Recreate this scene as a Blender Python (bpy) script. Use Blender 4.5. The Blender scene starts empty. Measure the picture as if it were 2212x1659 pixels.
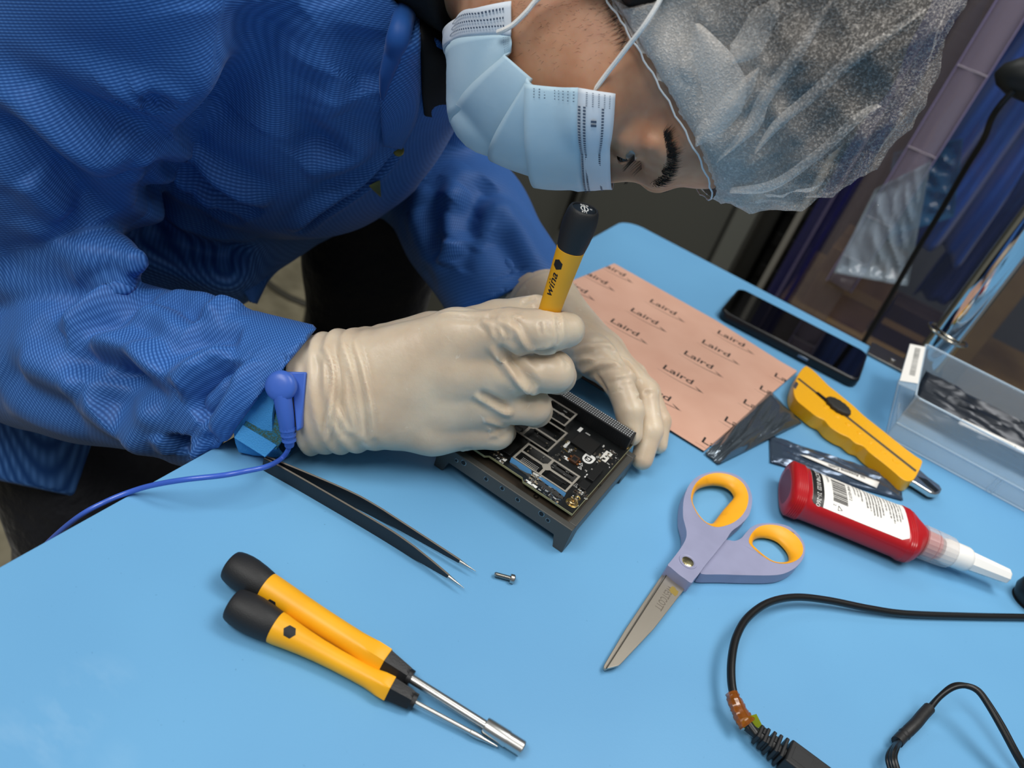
import bpy, bmesh, math, random
import numpy as np
from mathutils import Vector, Matrix

# ------------------------------------------------------------------ camera, world, lights, exposure
# world frame: table corner at the origin, x along the far edge, y along the person's edge, z up (table top = 0)
SC = bpy.context.scene
COL = SC.collection
F_PX, PCX, PCY = 1660.0, 1106.0, 829.5
CAM = np.array([256.2, -868.7, 342.0])                      # mm
FWD = np.array([-0.2852, 0.7687, -0.5725])
RGT = np.array([0.8127, 0.5107, 0.2807])
FWD = FWD / np.linalg.norm(FWD)
RGT = RGT - FWD * (RGT @ FWD); RGT = RGT / np.linalg.norm(RGT)
UPV = np.cross(RGT, FWD)
cd = bpy.data.cameras.new('camera'); co = bpy.data.objects.new('camera', cd); COL.objects.link(co)
co.matrix_world = Matrix(((RGT[0], UPV[0], -FWD[0], CAM[0] / 1000), (RGT[1], UPV[1], -FWD[1], CAM[1] / 1000),
                          (RGT[2], UPV[2], -FWD[2], CAM[2] / 1000), (0, 0, 0, 1)))
cd.sensor_width = 36.0; cd.lens = F_PX / 2212 * 36.0
cd.clip_start = 0.01; cd.clip_end = 50
cd.dof.use_dof = True; cd.dof.focus_distance = 0.44; cd.dof.aperture_fstop = 8.0
SC.camera = co
SC.cycles.max_bounces = 6; SC.cycles.diffuse_bounces = 3; SC.cycles.glossy_bounces = 2; SC.cycles.transmission_bounces = 4; SC.cycles.transparent_max_bounces = 10
SC.cycles.caustics_reflective = False; SC.cycles.caustics_refractive = False

wd = bpy.data.worlds.new('World'); SC.world = wd; wd.use_nodes = True
wd.node_tree.nodes['Background'].inputs[0].default_value = (0.92, 0.96, 1.0, 1)
wd.node_tree.nodes['Background'].inputs[1].default_value = 0.19

def area(name, loc, target, sx, sy, energy, color=(1, 1, 1)):
    l = bpy.data.lights.new(name, 'AREA'); l.shape = 'RECTANGLE'; l.size = sx; l.size_y = sy
    l.energy = energy; l.color = color
    o = bpy.data.objects.new(name, l); COL.objects.link(o); o.location = loc
    o.rotation_euler = (Vector(target) - Vector(loc)).to_track_quat('-Z', 'Y').to_euler()
    return o
# room's ceiling panels, then two lights added to brighten the background
area('ceiling_and_fill_light', (0.85, -0.15, 1.9), (0.35, -0.40, 0), 1.5, 0.6, 20, (1.0, 0.975, 0.93))
area('ceiling_and_fill_light', (-0.25, -1.6, 1.9), (0.1, -0.8, 0), 1.4, 0.6, 33, (1.0, 0.985, 0.95))
area('ceiling_and_fill_light', (-1.1, 0.7, 1.9), (-0.9, 0.5, 0), 1.2, 0.6, 9, (1.0, 0.985, 0.95))  # added fill light over the left background
area('ceiling_and_fill_light', (0.7, 0.05, 1.75), (0.45, 0.7, 0), 1.2, 0.4, 13, (1.0, 0.985, 0.95))  # added fill light, brightens the hanging garments and curtain
vs = SC.view_settings
vs.view_transform = 'Standard'; vs.look = 'None'; vs.exposure = -0.13; vs.gamma = 1.0; vs.use_curve_mapping = False

# ------------------------------------------------------------------ helpers (all numbers in millimetres)
MM = 0.001
rnd = random.Random(7)
PI = math.pi

def ray(px, py):
    r = RGT * (px - PCX) - UPV * (py - PCY) + FWD * F_PX
    return r / np.linalg.norm(r)
def at(px, py, z=0.0):
    """point of the horizontal plane z that the photograph shows at a pixel"""
    r = ray(px, py); return CAM + r * ((z - CAM[2]) / r[2])
def aty(px, py, y):
    r = ray(px, py); return CAM + r * ((y - CAM[1]) / r[1])
def atd(px, py, d):
    r = ray(px, py); return CAM + r * (d / (r @ FWD))
def crop(ox, oy, s, pts):
    return [(ox + a * s, oy + b * s) for a, b in pts]

def lin(h):
    if isinstance(h, str):
        h = tuple(int(h[i:i + 2], 16) / 255 for i in (0, 2, 4))
    return tuple(c / 12.92 if c <= 0.04045 else ((c + 0.055) / 1.055) ** 2.4 for c in h)

MATS = {}
def nd(nt, t, **kw):
    n = nt.nodes.new(t)
    for k, v in kw.items(): setattr(n, k, v)
    return n
def mat(name, col='808080', rough=0.5, metal=0.0, var=None, bump=None, spec=0.5, sheen=0, sss=0, sssr=(1, .4, .2), trans=0, ior=1.45, alpha=1, coat=0, aniso=0):
    """principled material; var=(scale, colour2, contrast lo, hi), bump=(scale, strength, distance mm)"""
    if name in MATS: return MATS[name]
    m = bpy.data.materials.new(name); m.use_nodes = True; nt = m.node_tree
    b = nt.nodes['Principled BSDF']; L = nt.links
    b.inputs['Base Color'].default_value = (*lin(col), 1)
    b.inputs['Roughness'].default_value = rough; b.inputs['Metallic'].default_value = metal
    b.inputs['Specular IOR Level'].default_value = spec; b.inputs['IOR'].default_value = ior
    b.inputs['Transmission Weight'].default_value = trans; b.inputs['Alpha'].default_value = alpha
    b.inputs['Coat Weight'].default_value = coat; b.inputs['Coat Roughness'].default_value = 0.08
    if sheen:
        b.inputs['Sheen Weight'].default_value = sheen; b.inputs['Sheen Roughness'].default_value = 0.4
    if sss:
        b.inputs['Subsurface Weight'].default_value = 1.0; b.inputs['Subsurface Scale'].default_value = sss * MM
        b.inputs['Subsurface Radius'].default_value = sssr
    tc = nd(nt, 'ShaderNodeTexCoord')
    if var:
        sc, c2, lo, hi = var
        n = nd(nt, 'ShaderNodeTexNoise'); n.inputs['Scale'].default_value = sc; n.inputs['Detail'].default_value = 2
        r = nd(nt, 'ShaderNodeValToRGB'); r.color_ramp.elements[0].position = lo; r.color_ramp.elements[1].position = hi
        r.color_ramp.elements[0].color = (*lin(col), 1); r.color_ramp.elements[1].color = (*lin(c2), 1)
        L.new(tc.outputs['Object'], n.inputs['Vector']); L.new(n.outputs['Fac'], r.inputs['Fac']); L.new(r.outputs['Color'], b.inputs['Base Color'])
    if bump:
        sc, st, di = bump
        n = nd(nt, 'ShaderNodeTexNoise'); n.inputs['Scale'].default_value = sc; n.inputs['Detail'].default_value = 4
        bp = nd(nt, 'ShaderNodeBump'); bp.inputs['Strength'].default_value = st; bp.inputs['Distance'].default_value = di * MM
        L.new(tc.outputs['Object'], n.inputs['Vector']); L.new(n.outputs['Fac'], bp.inputs['Height']); L.new(bp.outputs['Normal'], b.inputs['Normal'])
    MATS[name] = m
    return m

def link(name, data, parent=None):
    o = bpy.data.objects.new(name, data); COL.objects.link(o)
    if parent is not None: o.parent = parent
    return o
def tag(o, label=None, cat=None, group=None, kind=None):
    for k, v in (('label', label), ('category', cat), ('group', group), ('kind', kind)):
        if v: o[k] = v
    return o
def empty(name, loc=(0, 0, 0), rz=0.0, label=None, cat=None, group=None, M=None):
    o = link(name, None); o.empty_display_size = 0.01
    if M is not None: o.matrix_world = M
    else:
        o.location = Vector(loc) * MM; o.rotation_euler = (0, 0, rz)
    return tag(o, label, cat, group)
def frame(origin, xax, zhint=(0, 0, 1)):
    """4x4 (metres) with local x along xax, z near zhint, origin in mm"""
    x = Vector(xax).normalized(); z = Vector(zhint); z = (z - x * z.dot(x)).normalized(); y = z.cross(x)
    o = Vector(origin) * MM
    return Matrix(((x.x, y.x, z.x, o.x), (x.y, y.y, z.y, o.y), (x.z, y.z, z.z, o.z), (0, 0, 0, 1)))

def mesh(name, verts, faces, m, parent=None, smooth=True, angle=40, bevel=0, sub=0, recalc=True, seg=2):
    me = bpy.data.meshes.new(name)
    me.from_pydata([tuple(float(c) * MM for c in v) for v in verts], [], [tuple(int(i) for i in f) for f in faces])
    if recalc:
        bm = bmesh.new(); bm.from_mesh(me); bmesh.ops.recalc_face_normals(bm, faces=bm.faces); bm.to_mesh(me); bm.free()
    if smooth:
        me.polygons.foreach_set('use_smooth', [True] * len(me.polygons))
        if angle < 180: me.set_sharp_from_angle(angle=math.radians(angle))
    me.materials.append(m)
    o = link(name, me, parent)
    if bevel:
        md = o.modifiers.new('bevel', 'BEVEL'); md.width = bevel * MM; md.segments = seg; md.limit_method = 'ANGLE'; md.angle_limit = math.radians(35)
    if sub:
        md = o.modifiers.new('sub', 'SUBSURF'); md.levels = sub; md.render_levels = sub
    return o

def smoothpts(pts, n=6, closed=False):
    """Catmull-Rom through the points"""
    P = [np.array(p, float) for p in pts]; out = []
    N = len(P); rng = range(N if closed else N - 1)
    for i in rng:
        if closed: p0, p1, p2, p3 = P[i - 1], P[i], P[(i + 1) % N], P[(i + 2) % N]
        else: p0, p1, p2, p3 = P[max(i - 1, 0)], P[i], P[i + 1], P[min(i + 2, N - 1)]
        for k in range(n):
            t = k / n
            out.append(0.5 * ((2 * p1) + (-p0 + p2) * t + (2 * p0 - 5 * p1 + 4 * p2 - p3) * t * t + (-p0 + 3 * p1 - 3 * p2 + p3) * t ** 3))
    if not closed: out.append(P[-1])
    return out

class MB:
    def __init__(s): s.v = []; s.f = []
    def add(s, v, f):
        o = len(s.v); s.v += [tuple(p) for p in v]; s.f += [tuple(i + o for i in q) for q in f]; return s
    def box(s, x0, x1, y0, y1, z0, z1):
        return s.add([(x0, y0, z0), (x1, y0, z0), (x1, y1, z0), (x0, y1, z0), (x0, y0, z1), (x1, y0, z1), (x1, y1, z1), (x0, y1, z1)],
                     [(0, 3, 2, 1), (4, 5, 6, 7), (0, 1, 5, 4), (1, 2, 6, 5), (2, 3, 7, 6), (3, 0, 4, 7)])
    def prism(s, pts, z0, z1):
        n = len(pts)
        return s.add([(p[0], p[1], z0) for p in pts] + [(p[0], p[1], z1) for p in pts],
                     [tuple(range(n))[::-1], tuple(range(n, 2 * n))] + [(i, (i + 1) % n, n + (i + 1) % n, n + i) for i in range(n)])
    def ring(s, outer, inner, z0, z1):
        """extruded band between two outlines of equal point count"""
        n = len(outer)
        v = [(p[0], p[1], z0) for p in outer] + [(p[0], p[1], z0) for p in inner] + [(p[0], p[1], z1) for p in outer] + [(p[0], p[1], z1) for p in inner]
        f = []
        for i in range(n):
            j = (i + 1) % n
            f += [(i, j, n + j, n + i), (2 * n + i, 3 * n + i, 3 * n + j, 2 * n + j), (i, 2 * n + i, 2 * n + j, j), (n + i, n + j, 3 * n + j, 3 * n + i)]
        return s.add(v, f)
    def lathe(s, prof, n=24, ax='x', o=(0, 0, 0), caps=True, flat=1.0, ph=0.0):
        """prof: (along, radius) about an axis"""
        v = []
        for a, r in prof:
            for k in range(n):
                t = 2 * PI * k / n + ph; c, d = r * math.cos(t), r * math.sin(t) * flat
                p = {'x': (a, c, d), 'y': (c, a, d), 'z': (c, d, a)}[ax]
                v.append((p[0] + o[0], p[1] + o[1], p[2] + o[2]))
        f = []
        for i in range(len(prof) - 1):
            for k in range(n):
                f.append((i * n + k, i * n + (k + 1) % n, (i + 1) * n + (k + 1) % n, (i + 1) * n + k))
        if caps:
            f += [tuple(range(n)), tuple((len(prof) - 1) * n + k for k in range(n))]
        return s.add(v, f)
    def tube(s, pts, r, n=8, caps=True):
        P = [Vector(p) for p in pts]; m = len(P); R = r if isinstance(r, (list, tuple)) else [r] * m
        t0 = (P[1] - P[0]).normalized(); u = t0.orthogonal().normalized(); v = []
        for i in range(m):
            t = (P[min(i + 1, m - 1)] - P[max(i - 1, 0)]).normalized()
            u = (u - t * u.dot(t)).normalized(); w = t.cross(u)
            for k in range(n):
                a = 2 * PI * k / n; v.append(P[i] + (u * math.cos(a) + w * math.sin(a)) * R[i])
        f = [(i * n + k, i * n + (k + 1) % n, (i + 1) * n + (k + 1) % n, (i + 1) * n + k) for i in range(m - 1) for k in range(n)]
        if caps: f += [tuple(range(n))[::-1], tuple((m - 1) * n + k for k in range(n))]
        return s.add(v, f)
    def loft(s, rings, closed=True, caps=True):
        n = len(rings[0]); m = len(rings); v = [p for r in rings for p in r]
        kk = n if closed else n - 1
        f = [(i * n + k, i * n + (k + 1) % n, (i + 1) * n + (k + 1) % n, (i + 1) * n + k) for i in range(m - 1) for k in range(kk)]
        if caps and closed: f += [tuple(range(n))[::-1], tuple((m - 1) * n + k for k in range(n))]
        return s.add(v, f)
    def xf(s, M):
        s.v = [tuple(M @ Vector(p)) for p in s.v]; return s
    def build(s, name, m, parent=None, **kw):
        return mesh(name, s.v, s.f, m, parent, **kw)

def text(name, body, size, m, parent, M, extrude=0.02, align='LEFT', shear=0.0, bold=0.0, space=1.0, sx=1.0):
    """flat print: lettering as thin mesh; size = cap height-ish in mm, M = Matrix in mm (4x4)"""
    cu = bpy.data.curves.new('font', 'FONT'); cu.body = body; cu.size = size; cu.align_x = align; cu.align_y = 'CENTER'
    cu.shear = shear; cu.offset = bold; cu.space_character = space; cu.resolution_u = 3; cu.extrude = extrude
    t = bpy.data.objects.new('font', cu); COL.objects.link(t)
    bpy.context.view_layer.update()
    me = bpy.data.meshes.new_from_object(t.evaluated_get(bpy.context.evaluated_depsgraph_get()))
    bpy.data.objects.remove(t); bpy.data.curves.remove(cu)
    S = Matrix.Diagonal((sx, 1, 1, 1))
    M2 = Matrix(M) @ S; me.transform(M2); me.transform(Matrix.Scale(MM, 4))
    me.name = name; me.materials.clear(); me.materials.append(m)
    return link(name, me, parent)
def mframe(origin, xax, zhint=(0, 0, 1)):
    M = frame(origin, xax, zhint); M.translation = Vector(origin); return M
# ------------------------------------------------------------------ materials used by many things
BLACKP = mat('black_plastic', '17181a', 0.42, bump=(900, 0.25, 0.3))
DARKP = mat('dark_plastic', '0c0d0f', 0.35)
STEEL = mat('steel', 'b9b8b4', 0.28, 1.0)
INK = mat('black_ink', '1c1716', 0.6)
WINK = mat('white_ink', 'e6e6e2', 0.6)

# ------------------------------------------------------------------ setting
def slab(name, x0, x1, y0, y1, z0, z1, m, kind='structure', parent=None, bevel=0):
    o = MB().box(x0, x1, y0, y1, z0, z1).build(name, m, parent, smooth=False, bevel=bevel)
    if parent is None: tag(o, kind=kind)
    return o
slab('floor', -2600, 2600, -2600, 2600, -790, -760, mat('floor_vinyl', 'a29a82', 0.35, var=(30, '8f8871', 0.35, 0.7)))
slab('wall_back', -2600, 2600, 1300, 1340, -760, 2000, mat('wall_paint', '5f615c', 0.8))
slab('wall_left', -2640, -2600, -2600, 1300, -760, 2000, mat('wall_paint_light', 'a5a396', 0.8))

# the workbench: slab, blue static-dissipative mat, edge band, legs
def round_corner(r, x1, y1, o=0.0, n=10):
    pts = [(-o, y1 + -o), (x1, y1 - o), (x1, o)]
    for k in range(n + 1):
        a = PI / 2 + k / n * PI / 2
        pts.append((-o + r + r * math.cos(a), o - r + r * math.sin(a)))
    return pts
def mat_material():
    m = mat('blue_mat_rubber', '5ea9de', 0.42, spec=0.35)
    nt = m.node_tree; L = nt.links; b = nt.nodes['Principled BSDF']; tc = nd(nt, 'ShaderNodeTexCoord')
    def noise(sc, det=6, rot=0, stretch=1):
        mp = nd(nt, 'ShaderNodeMapping'); mp.inputs['Rotation'].default_value = (0, 0, rot); mp.inputs['Scale'].default_value = (1, stretch, 1)
        n = nd(nt, 'ShaderNodeTexNoise'); n.inputs['Scale'].default_value = sc; n.inputs['Detail'].default_value = min(det, 4); n.inputs['Roughness'].default_value = 0.65
        L.new(tc.outputs['Object'], mp.inputs[0]); L.new(mp.outputs[0], n.inputs['Vector']); return n.outputs['Fac']
    def ramp(f, lo, hi):
        r = nd(nt, 'ShaderNodeMapRange'); r.inputs[1].default_value = lo; r.inputs[2].default_value = hi; L.new(f, r.inputs[0]); return r.outputs[0]
    def mul(a, k):
        n = nd(nt, 'ShaderNodeMath', operation='MULTIPLY'); L.new(a, n.inputs[0])
        if isinstance(k, float): n.inputs[1].default_value = k
        else: L.new(k, n.inputs[1])
        return n.outputs[0]
    def mix(fac, c1, c2):
        n = nd(nt, 'ShaderNodeMix', data_type='RGBA'); L.new(fac, n.inputs[0])
        for s, c in ((6, c1), (7, c2)):
            if isinstance(c, tuple): n.inputs[s].default_value = (*c, 1)
            else: L.new(c, n.inputs[s])
        return n.outputs[2]
    c = mix(ramp(noise(6, 2), 0.35, 0.7), lin('659fcb'), lin('6ba7d2'))
    # dried wipe marks: pale smears near the front-left of the mat, one by the far corner
    sm = ramp(noise(22, 8, 0.5, 2.2), 0.44, 0.64)
    def spot(x, y, r):
        vm = nd(nt, 'ShaderNodeVectorMath', operation='DISTANCE'); L.new(tc.outputs['Object'], vm.inputs[0]); vm.inputs[1].default_value = (x * MM, y * MM, 0)
        r_ = nd(nt, 'ShaderNodeMapRange'); r_.inputs[1].default_value = r * MM; r_.inputs[2].default_value = 0.0; L.new(vm.outputs[1], r_.inputs[0]); return r_.outputs[0]
    for (px, py, r) in ((330, 1380, 22), (200, 1490, 34), (90, 1590, 36), (420, 1360, 14), (1450, 590, 14), (1330, 575, 10), (250, 1640, 30)):
        p = at(px, py); c = mix(mul(mul(sm, spot(p[0], p[1], r)), 0.75), c, lin('c3dcec'))
    sp = ramp(noise(420, 2), 0.745, 0.765)
    c = mix(mul(sp, 0.35), c, lin('2f5f86'))
    L.new(c, b.inputs['Base Color'])
    rr = nd(nt, 'ShaderNodeMapRange'); rr.inputs[3].default_value = 0.36; rr.inputs[4].default_value = 0.5; L.new(noise(14, 1), rr.inputs[0]); L.new(rr.outputs[0], b.inputs['Roughness'])
    bp = nd(nt, 'ShaderNodeBump'); bp.inputs['Strength'].default_value = 0.12; bp.inputs['Distance'].default_value = 0.0003
    L.new(noise(900, 1), bp.inputs['Height']); L.new(bp.outputs['Normal'], b.inputs['Normal'])
    return m
bench = empty('workbench', (0, 0, -28), label='blue-topped workbench the person leans over', cat='workbench')
def bch(mb, name, m, **kw):
    mb.v = [(x, y, z + 28) for x, y, z in mb.v]; return mb.build(name, m, bench, **kw)
bch(MB().prism(round_corner(26, 1500, -1500), -3, 0), 'blue_mat', mat_material(), bevel=0.8)
bch(MB().prism(round_corner(26, 1500, -1500, 0.0), -28, -3), 'bench_top', mat('bench_laminate', '6f7067', 0.5))
for (x, y) in ((90, -90), (90, -1350), (1400, -90), (1400, -1350)):
    bch(MB().box(x - 25, x + 25, y - 25, y + 25, -760, -28), 'leg', mat('bench_leg', '2b2c2d', 0.4, 0.6), bevel=2)

# ------------------------------------------------------------------ background behind the bench
def flat_y(name, quad, Y, t, m, parent=None, bevel=2):
    P = [aty(px, py, Y) for px, py in quad]
    v = [tuple(p) for p in P] + [(p[0], p[1] + t, p[2]) for p in P]; n = len(P)
    f = [tuple(range(n)), tuple(range(n, 2 * n))[::-1]] + [(i, (i + 1) % n, n + (i + 1) % n, n + i) for i in range(n)]
    return mesh(name, v, f, m, parent, smooth=False, bevel=bevel)
CABM = mat('cabinet_paint', '4c4d48', 0.55)
cab = empty('metal_cabinet', (-300, 900, -760), label='dark grey metal cabinet standing behind the far end of the bench', cat='cabinet')
def cabp(mb, name, m, **kw):
    mb.v = [(x + 300, y - 900, z + 760) for x, y, z in mb.v]; return mb.build(name, m, cab, **kw)
cabp(MB().box(-620, 58, 640, 1180, -760, 520), 'body', CABM, bevel=4)
for x0, x1 in ((-614, -300), (-290, 6)):
    d_ = cabp(MB().box(x0, x1, 628, 640, -740, 510), 'door', CABM, bevel=3)
cabp(MB().box(14, 54, 622, 640, -750, 515), 'side_post', mat('cabinet_trim', '62645e', 0.5), bevel=3)
cabp(MB().box(-312, -306, 600, 628, -330, -180), 'handle', mat('cabinet_handle', '2a2b2a', 0.4, 0.8), bevel=2)

# equipment rack (black) with a pale upright, beside the cabinet
rack = empty('equipment_rack', (120, 700, -760), label='black equipment rack with a pale upright bar beside the cabinet', cat='rack')
def rk(mb, name, m, **kw):
    mb.v = [(x - 120, y - 700, z + 760) for x, y, z in mb.v]; return mb.build(name, m, rack, **kw)
rk(MB().box(70, 330, 910, 1150, -760, 520), 'body', mat('rack_black', '0b0c0d', 0.5), bevel=3)
rk(MB().box(116, 128, 640, 655, -760, 520), 'upright', mat('rack_upright', '8e8c84', 0.5, 0.3), bevel=2)
for k in range(9): rk(MB().box(74, 326, 902, 909, -330 + k * 80, -300 + k * 80), 'shelf', mat('rack_shelf', '141414', 0.5), bevel=1)

# clear vinyl strip curtain, strips overlapping
def vinyl(name, col, alpha, rough=0.12):
    m = mat(name, col, rough, spec=0.6); nt = m.node_tree; b = nt.nodes['Principled BSDF']
    b.inputs['Alpha'].default_value = alpha
    tc = nd(nt, 'ShaderNodeTexCoord'); n = nd(nt, 'ShaderNodeTexNoise'); n.inputs['Scale'].default_value = 9
    mp = nd(nt, 'ShaderNodeMapping'); mp.inputs['Scale'].default_value = (4, 1, 0.6)
    bp = nd(nt, 'ShaderNodeBump'); bp.inputs['Strength'].default_value = 0.6; bp.inputs['Distance'].default_value = 0.006
    nt.links.new(tc.outputs['Object'], mp.inputs[0]); nt.links.new(mp.outputs[0], n.inputs['Vector'])
    nt.links.new(n.outputs['Fac'], bp.inputs['Height']); nt.links.new(bp.outputs['Normal'], b.inputs['Normal'])
    return m
cur = empty('strip_curtain', (230, 480, 900), label='clear vinyl strip curtain hanging behind the bench', cat='curtain')
VA = vinyl('vinyl_violet', '2c2c58', 0.55); VB = vinyl('vinyl_clear', '6d6468', 0.45); VC = vinyl('vinyl_edge', '23235c', 0.8)
def strip(x0, x1, y, m, nm='strip', wav=4, ph=0.0, z0=-740, z1=900):
    v = []; f = []; nx, nz = 6, 24
    for j in range(nz + 1):
        for i in range(nx + 1):
            t = i / nx; zz = z0 + (z1 - z0) * j / nz
            v.append((x0 + (x1 - x0) * t - 230, y + wav * math.sin(t * 4 + ph + zz * 0.004) - 480, zz - 900))
    for j in range(nz):
        for i in range(nx): a = j * (nx + 1) + i; f.append((a, a + 1, a + nx + 2, a + nx + 1))
    o = mesh(nm, v, f, m, cur); md = o.modifiers.new('thick', 'SOLIDIFY'); md.thickness = 0.0015
    return o
strip(152, 196, 470, VA); strip(186, 189.5, 462, VC, 'strip_edge', 2); strip(170, 172, 463, mat('vinyl_seam', '5a5470', 0.4), 'strip_edge', 2)
strip(196, 262, 462, VB, ph=1.0); strip(229, 272, 450, vinyl('vinyl_pinkish', '8a7f90', 0.55), ph=2.0, z0=-110)
for x in (229, 272): strip(x - 0.8, x + 0.8, 448, mat('vinyl_edge_light', '8d84a8', 0.3), 'strip_edge', 2, 2.0, z0=-110)
for z in (-60, 10, 125, 245): cur_j = MB().box(229 - 230, 272 - 230, -34, -32, z - 900, z + 1.6 - 900).build('strip_seam', mat('vinyl_seam_light', 'a49ca6', 0.4), cur)
strip(262, 420, 486, vinyl('vinyl_sheet', '3f4a6a', 0.13, 0.08), ph=0.4); strip(410, 640, 478, vinyl('vinyl_sheet', '3f4a6a', 0.22), ph=1.7)

# blue garments hanging behind the curtain: draped, folded sheets
def drape(name, x0, x1, y, z0, z1, m, label, amp=19, folds=2.6, seed=0, flare=0.25):
    r = random.Random(seed); nx, nz = 70, 50; v = []; f = []; ph = [r.uniform(0, 6) for _ in range(6)]
    cx = (x0 + x1) / 2
    for j in range(nz + 1):
        s = j / nz
        for i in range(nx + 1):
            t = i / nx
            w = (t - 0.5) * (x1 - x0) * (1 - flare + flare * s)
            a = amp * (0.3 + s)
            yy = a * math.sin(t * folds * 6.28 + ph[0] + 1.3 * math.sin(s * 3 + ph[1])) + a * 0.5 * math.sin(t * folds * 13 + s * 5 + ph[2])
            yy += 8 * math.sin(s * 14 + t * 5 + ph[3])
            v.append((w, yy, -(z1 - z0) * s + 10 * math.sin(t * 7 + ph[4]) * s))
    for j in range(nz):
        for i in range(nx): a = j * (nx + 1) + i; f.append((a, a + 1, a + nx + 2, a + nx + 1))
    o = mesh(name, v, f, m, None); o.location = Vector((cx, y, z1)) * MM
    md = o.modifiers.new('thick', 'SOLIDIFY'); md.thickness = 0.002
    return tag(o, label, 'garment', 'blue garments hanging behind the curtain')
GARM = mat('blue_garment', '2456b4', 0.6, sheen=0.3)
GARN = mat('navy_garment', '142a6c', 0.6)
hang_rail = MB().tube([(250, 660, 620), (900, 660, 620)], 12, 12).build('hanging_rail', mat('rail_steel', '8b8b88', 0.3, 1.0))
tag(hang_rail, 'steel garment rail fixed above the blue garments', 'rail')
drape('hanging_garment', 268, 400, 620, -40, 560, GARM, 'royal blue garment hanging next to the pinkish vinyl strip', seed=1)
drape('hanging_garment', 372, 520, 700, -140, 560, GARN, 'navy garment hanging between the two royal blue ones', seed=2)
drape('hanging_garment', 500, 730, 640, -20, 560, GARM, 'royal blue garment hanging behind the chrome pole', seed=3)
# crumpled clear bag hanging in front of the garments
def crumple(name, quad, m, label, cat, amp=4, nx=26, ny=26, seed=0, freq=1.0, parent=None, group=None, thick=0.3):
    """crumpled film through a quad of 3-D corners (mm)"""
    r = random.Random(seed); q = [np.array(p, float) for p in quad]
    nrm = np.cross(q[1] - q[0], q[3] - q[0]); nrm /= np.linalg.norm(nrm)
    if nrm[2] < 0: nrm = -nrm
    ws = [(r.uniform(4, 15) * freq, r.uniform(4, 15) * freq, r.uniform(0, 6.28), r.uniform(-8, 8), r.uniform(-8, 8)) for _ in range(7)]
    v = []; f = []
    for j in range(ny + 1):
        for i in range(nx + 1):
            s, t = i / nx, j / ny
            p = q[0] * (1 - s) * (1 - t) + q[1] * s * (1 - t) + q[2] * s * t + q[3] * (1 - s) * t
            h = sum(abs(math.sin(a * s + b * t + c + 0.7 * math.sin(d * s + e * t))) for a, b, c, d, e in ws) / 7
            ed = min(s, t, 1 - s, 1 - t); h *= min(1, 0.25 + ed * 8)
            v.append(tuple(p + nrm * amp * h))
    for j in range(ny):
        for i in range(nx): a = j * (nx + 1) + i; f.append((a, a + 1, a + nx + 2, a + nx + 1))
    o = mesh(name, v, f, m, parent, angle=25)
    md = o.modifiers.new('thick', 'SOLIDIFY'); md.thickness = thick * MM; md.offset = 1
    return tag(o, label, cat, group) if parent is None else o
CLEARBAG = mat('clear_bag_film', 'a9bccb', 0.08, spec=0.9, alpha=0.35)
P = [aty(px, py, 385) for px, py in ((1890, 410), (2010, 350), (1960, 620), (1800, 590))]
crumple('clear_bag', [P[3], P[2], P[1], P[0]], CLEARBAG, 'crumpled clear plastic bag hanging by the vinyl curtain', 'bag', amp=-26, seed=5)
P = [aty(px, py, 560) for px, py in ((1930, 330), (2080, 300), (2060, 470), (1900, 520))]
crumple('clear_bag', [P[3], P[2], P[1], P[0]], mat('blue_bag_film', '3f86b8', 0.15, spec=0.8, alpha=0.6), 'pale blue plastic bag bunched against the blue garments', 'bag', amp=-30, seed=8)
# cardboard boxes and a wooden shelf under the garments
CARD = mat('cardboard', '7a5a33', 0.8, var=(20, '8d6b40', 0.3, 0.7))
def carton(name, x0, x1, y0, y1, z0, z1, label, m=CARD):
    e = empty(name, ((x0 + x1) / 2, (y0 + y1) / 2, z0), label=label, cat='box'); cx, cy = (x0 + x1) / 2, (y0 + y1) / 2
    a, b, h = (x1 - x0) / 2, (y1 - y0) / 2, z1 - z0
    MB().box(-a, a, -b, b, 0, h).build('body', m, e, bevel=2)
    MB().box(-a + 1, a - 1, -b - 0.6, -b - 0.1, h * .42, h * .58).build('tape', mat('packing_tape', '9c7d4f', 0.25), e)
    MB().box(-a, a, -1.5, 1.5, h, h + 1).build('flap_seam', mat('flap_seam', '4a3620', 0.9), e)
    return e
slab_ = MB().box(170, 900, 560, 900, -240, -215).build('low_shelf', mat('pale_wood', '9a7d4a', 0.6, var=(14, '85693b', 0.3, 0.7)), bevel=2)
tag(slab_, 'pale wooden shelf board below the hanging garments', 'shelf')
for x in (190, 860):
    o = MB().box(x, x + 22, 570, 890, -760, -240).build('bracket_leg', mat('pale_wood'), slab_)
carton('cardboard_box', 205, 330, 580, 760, -215, -95, 'brown cardboard box on the low shelf behind the phone')
carton('cardboard_box', 345, 450, 590, 660, -215, -140, 'dark brown low cardboard box beside the chrome pole', mat('dark_cardboard', '3a2814', 0.8))
o = MB().box(-24, 24, -9, 9, 0, 520).build('wood_panel', mat('tan_wood', 'a08654', 0.6, var=(18, '8c7346', 0.3, 0.7)), None, bevel=2)
o.location = Vector((478, 572, -215)) * MM; tag(o, 'upright tan wooden board near the clear bin', 'board')

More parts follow.
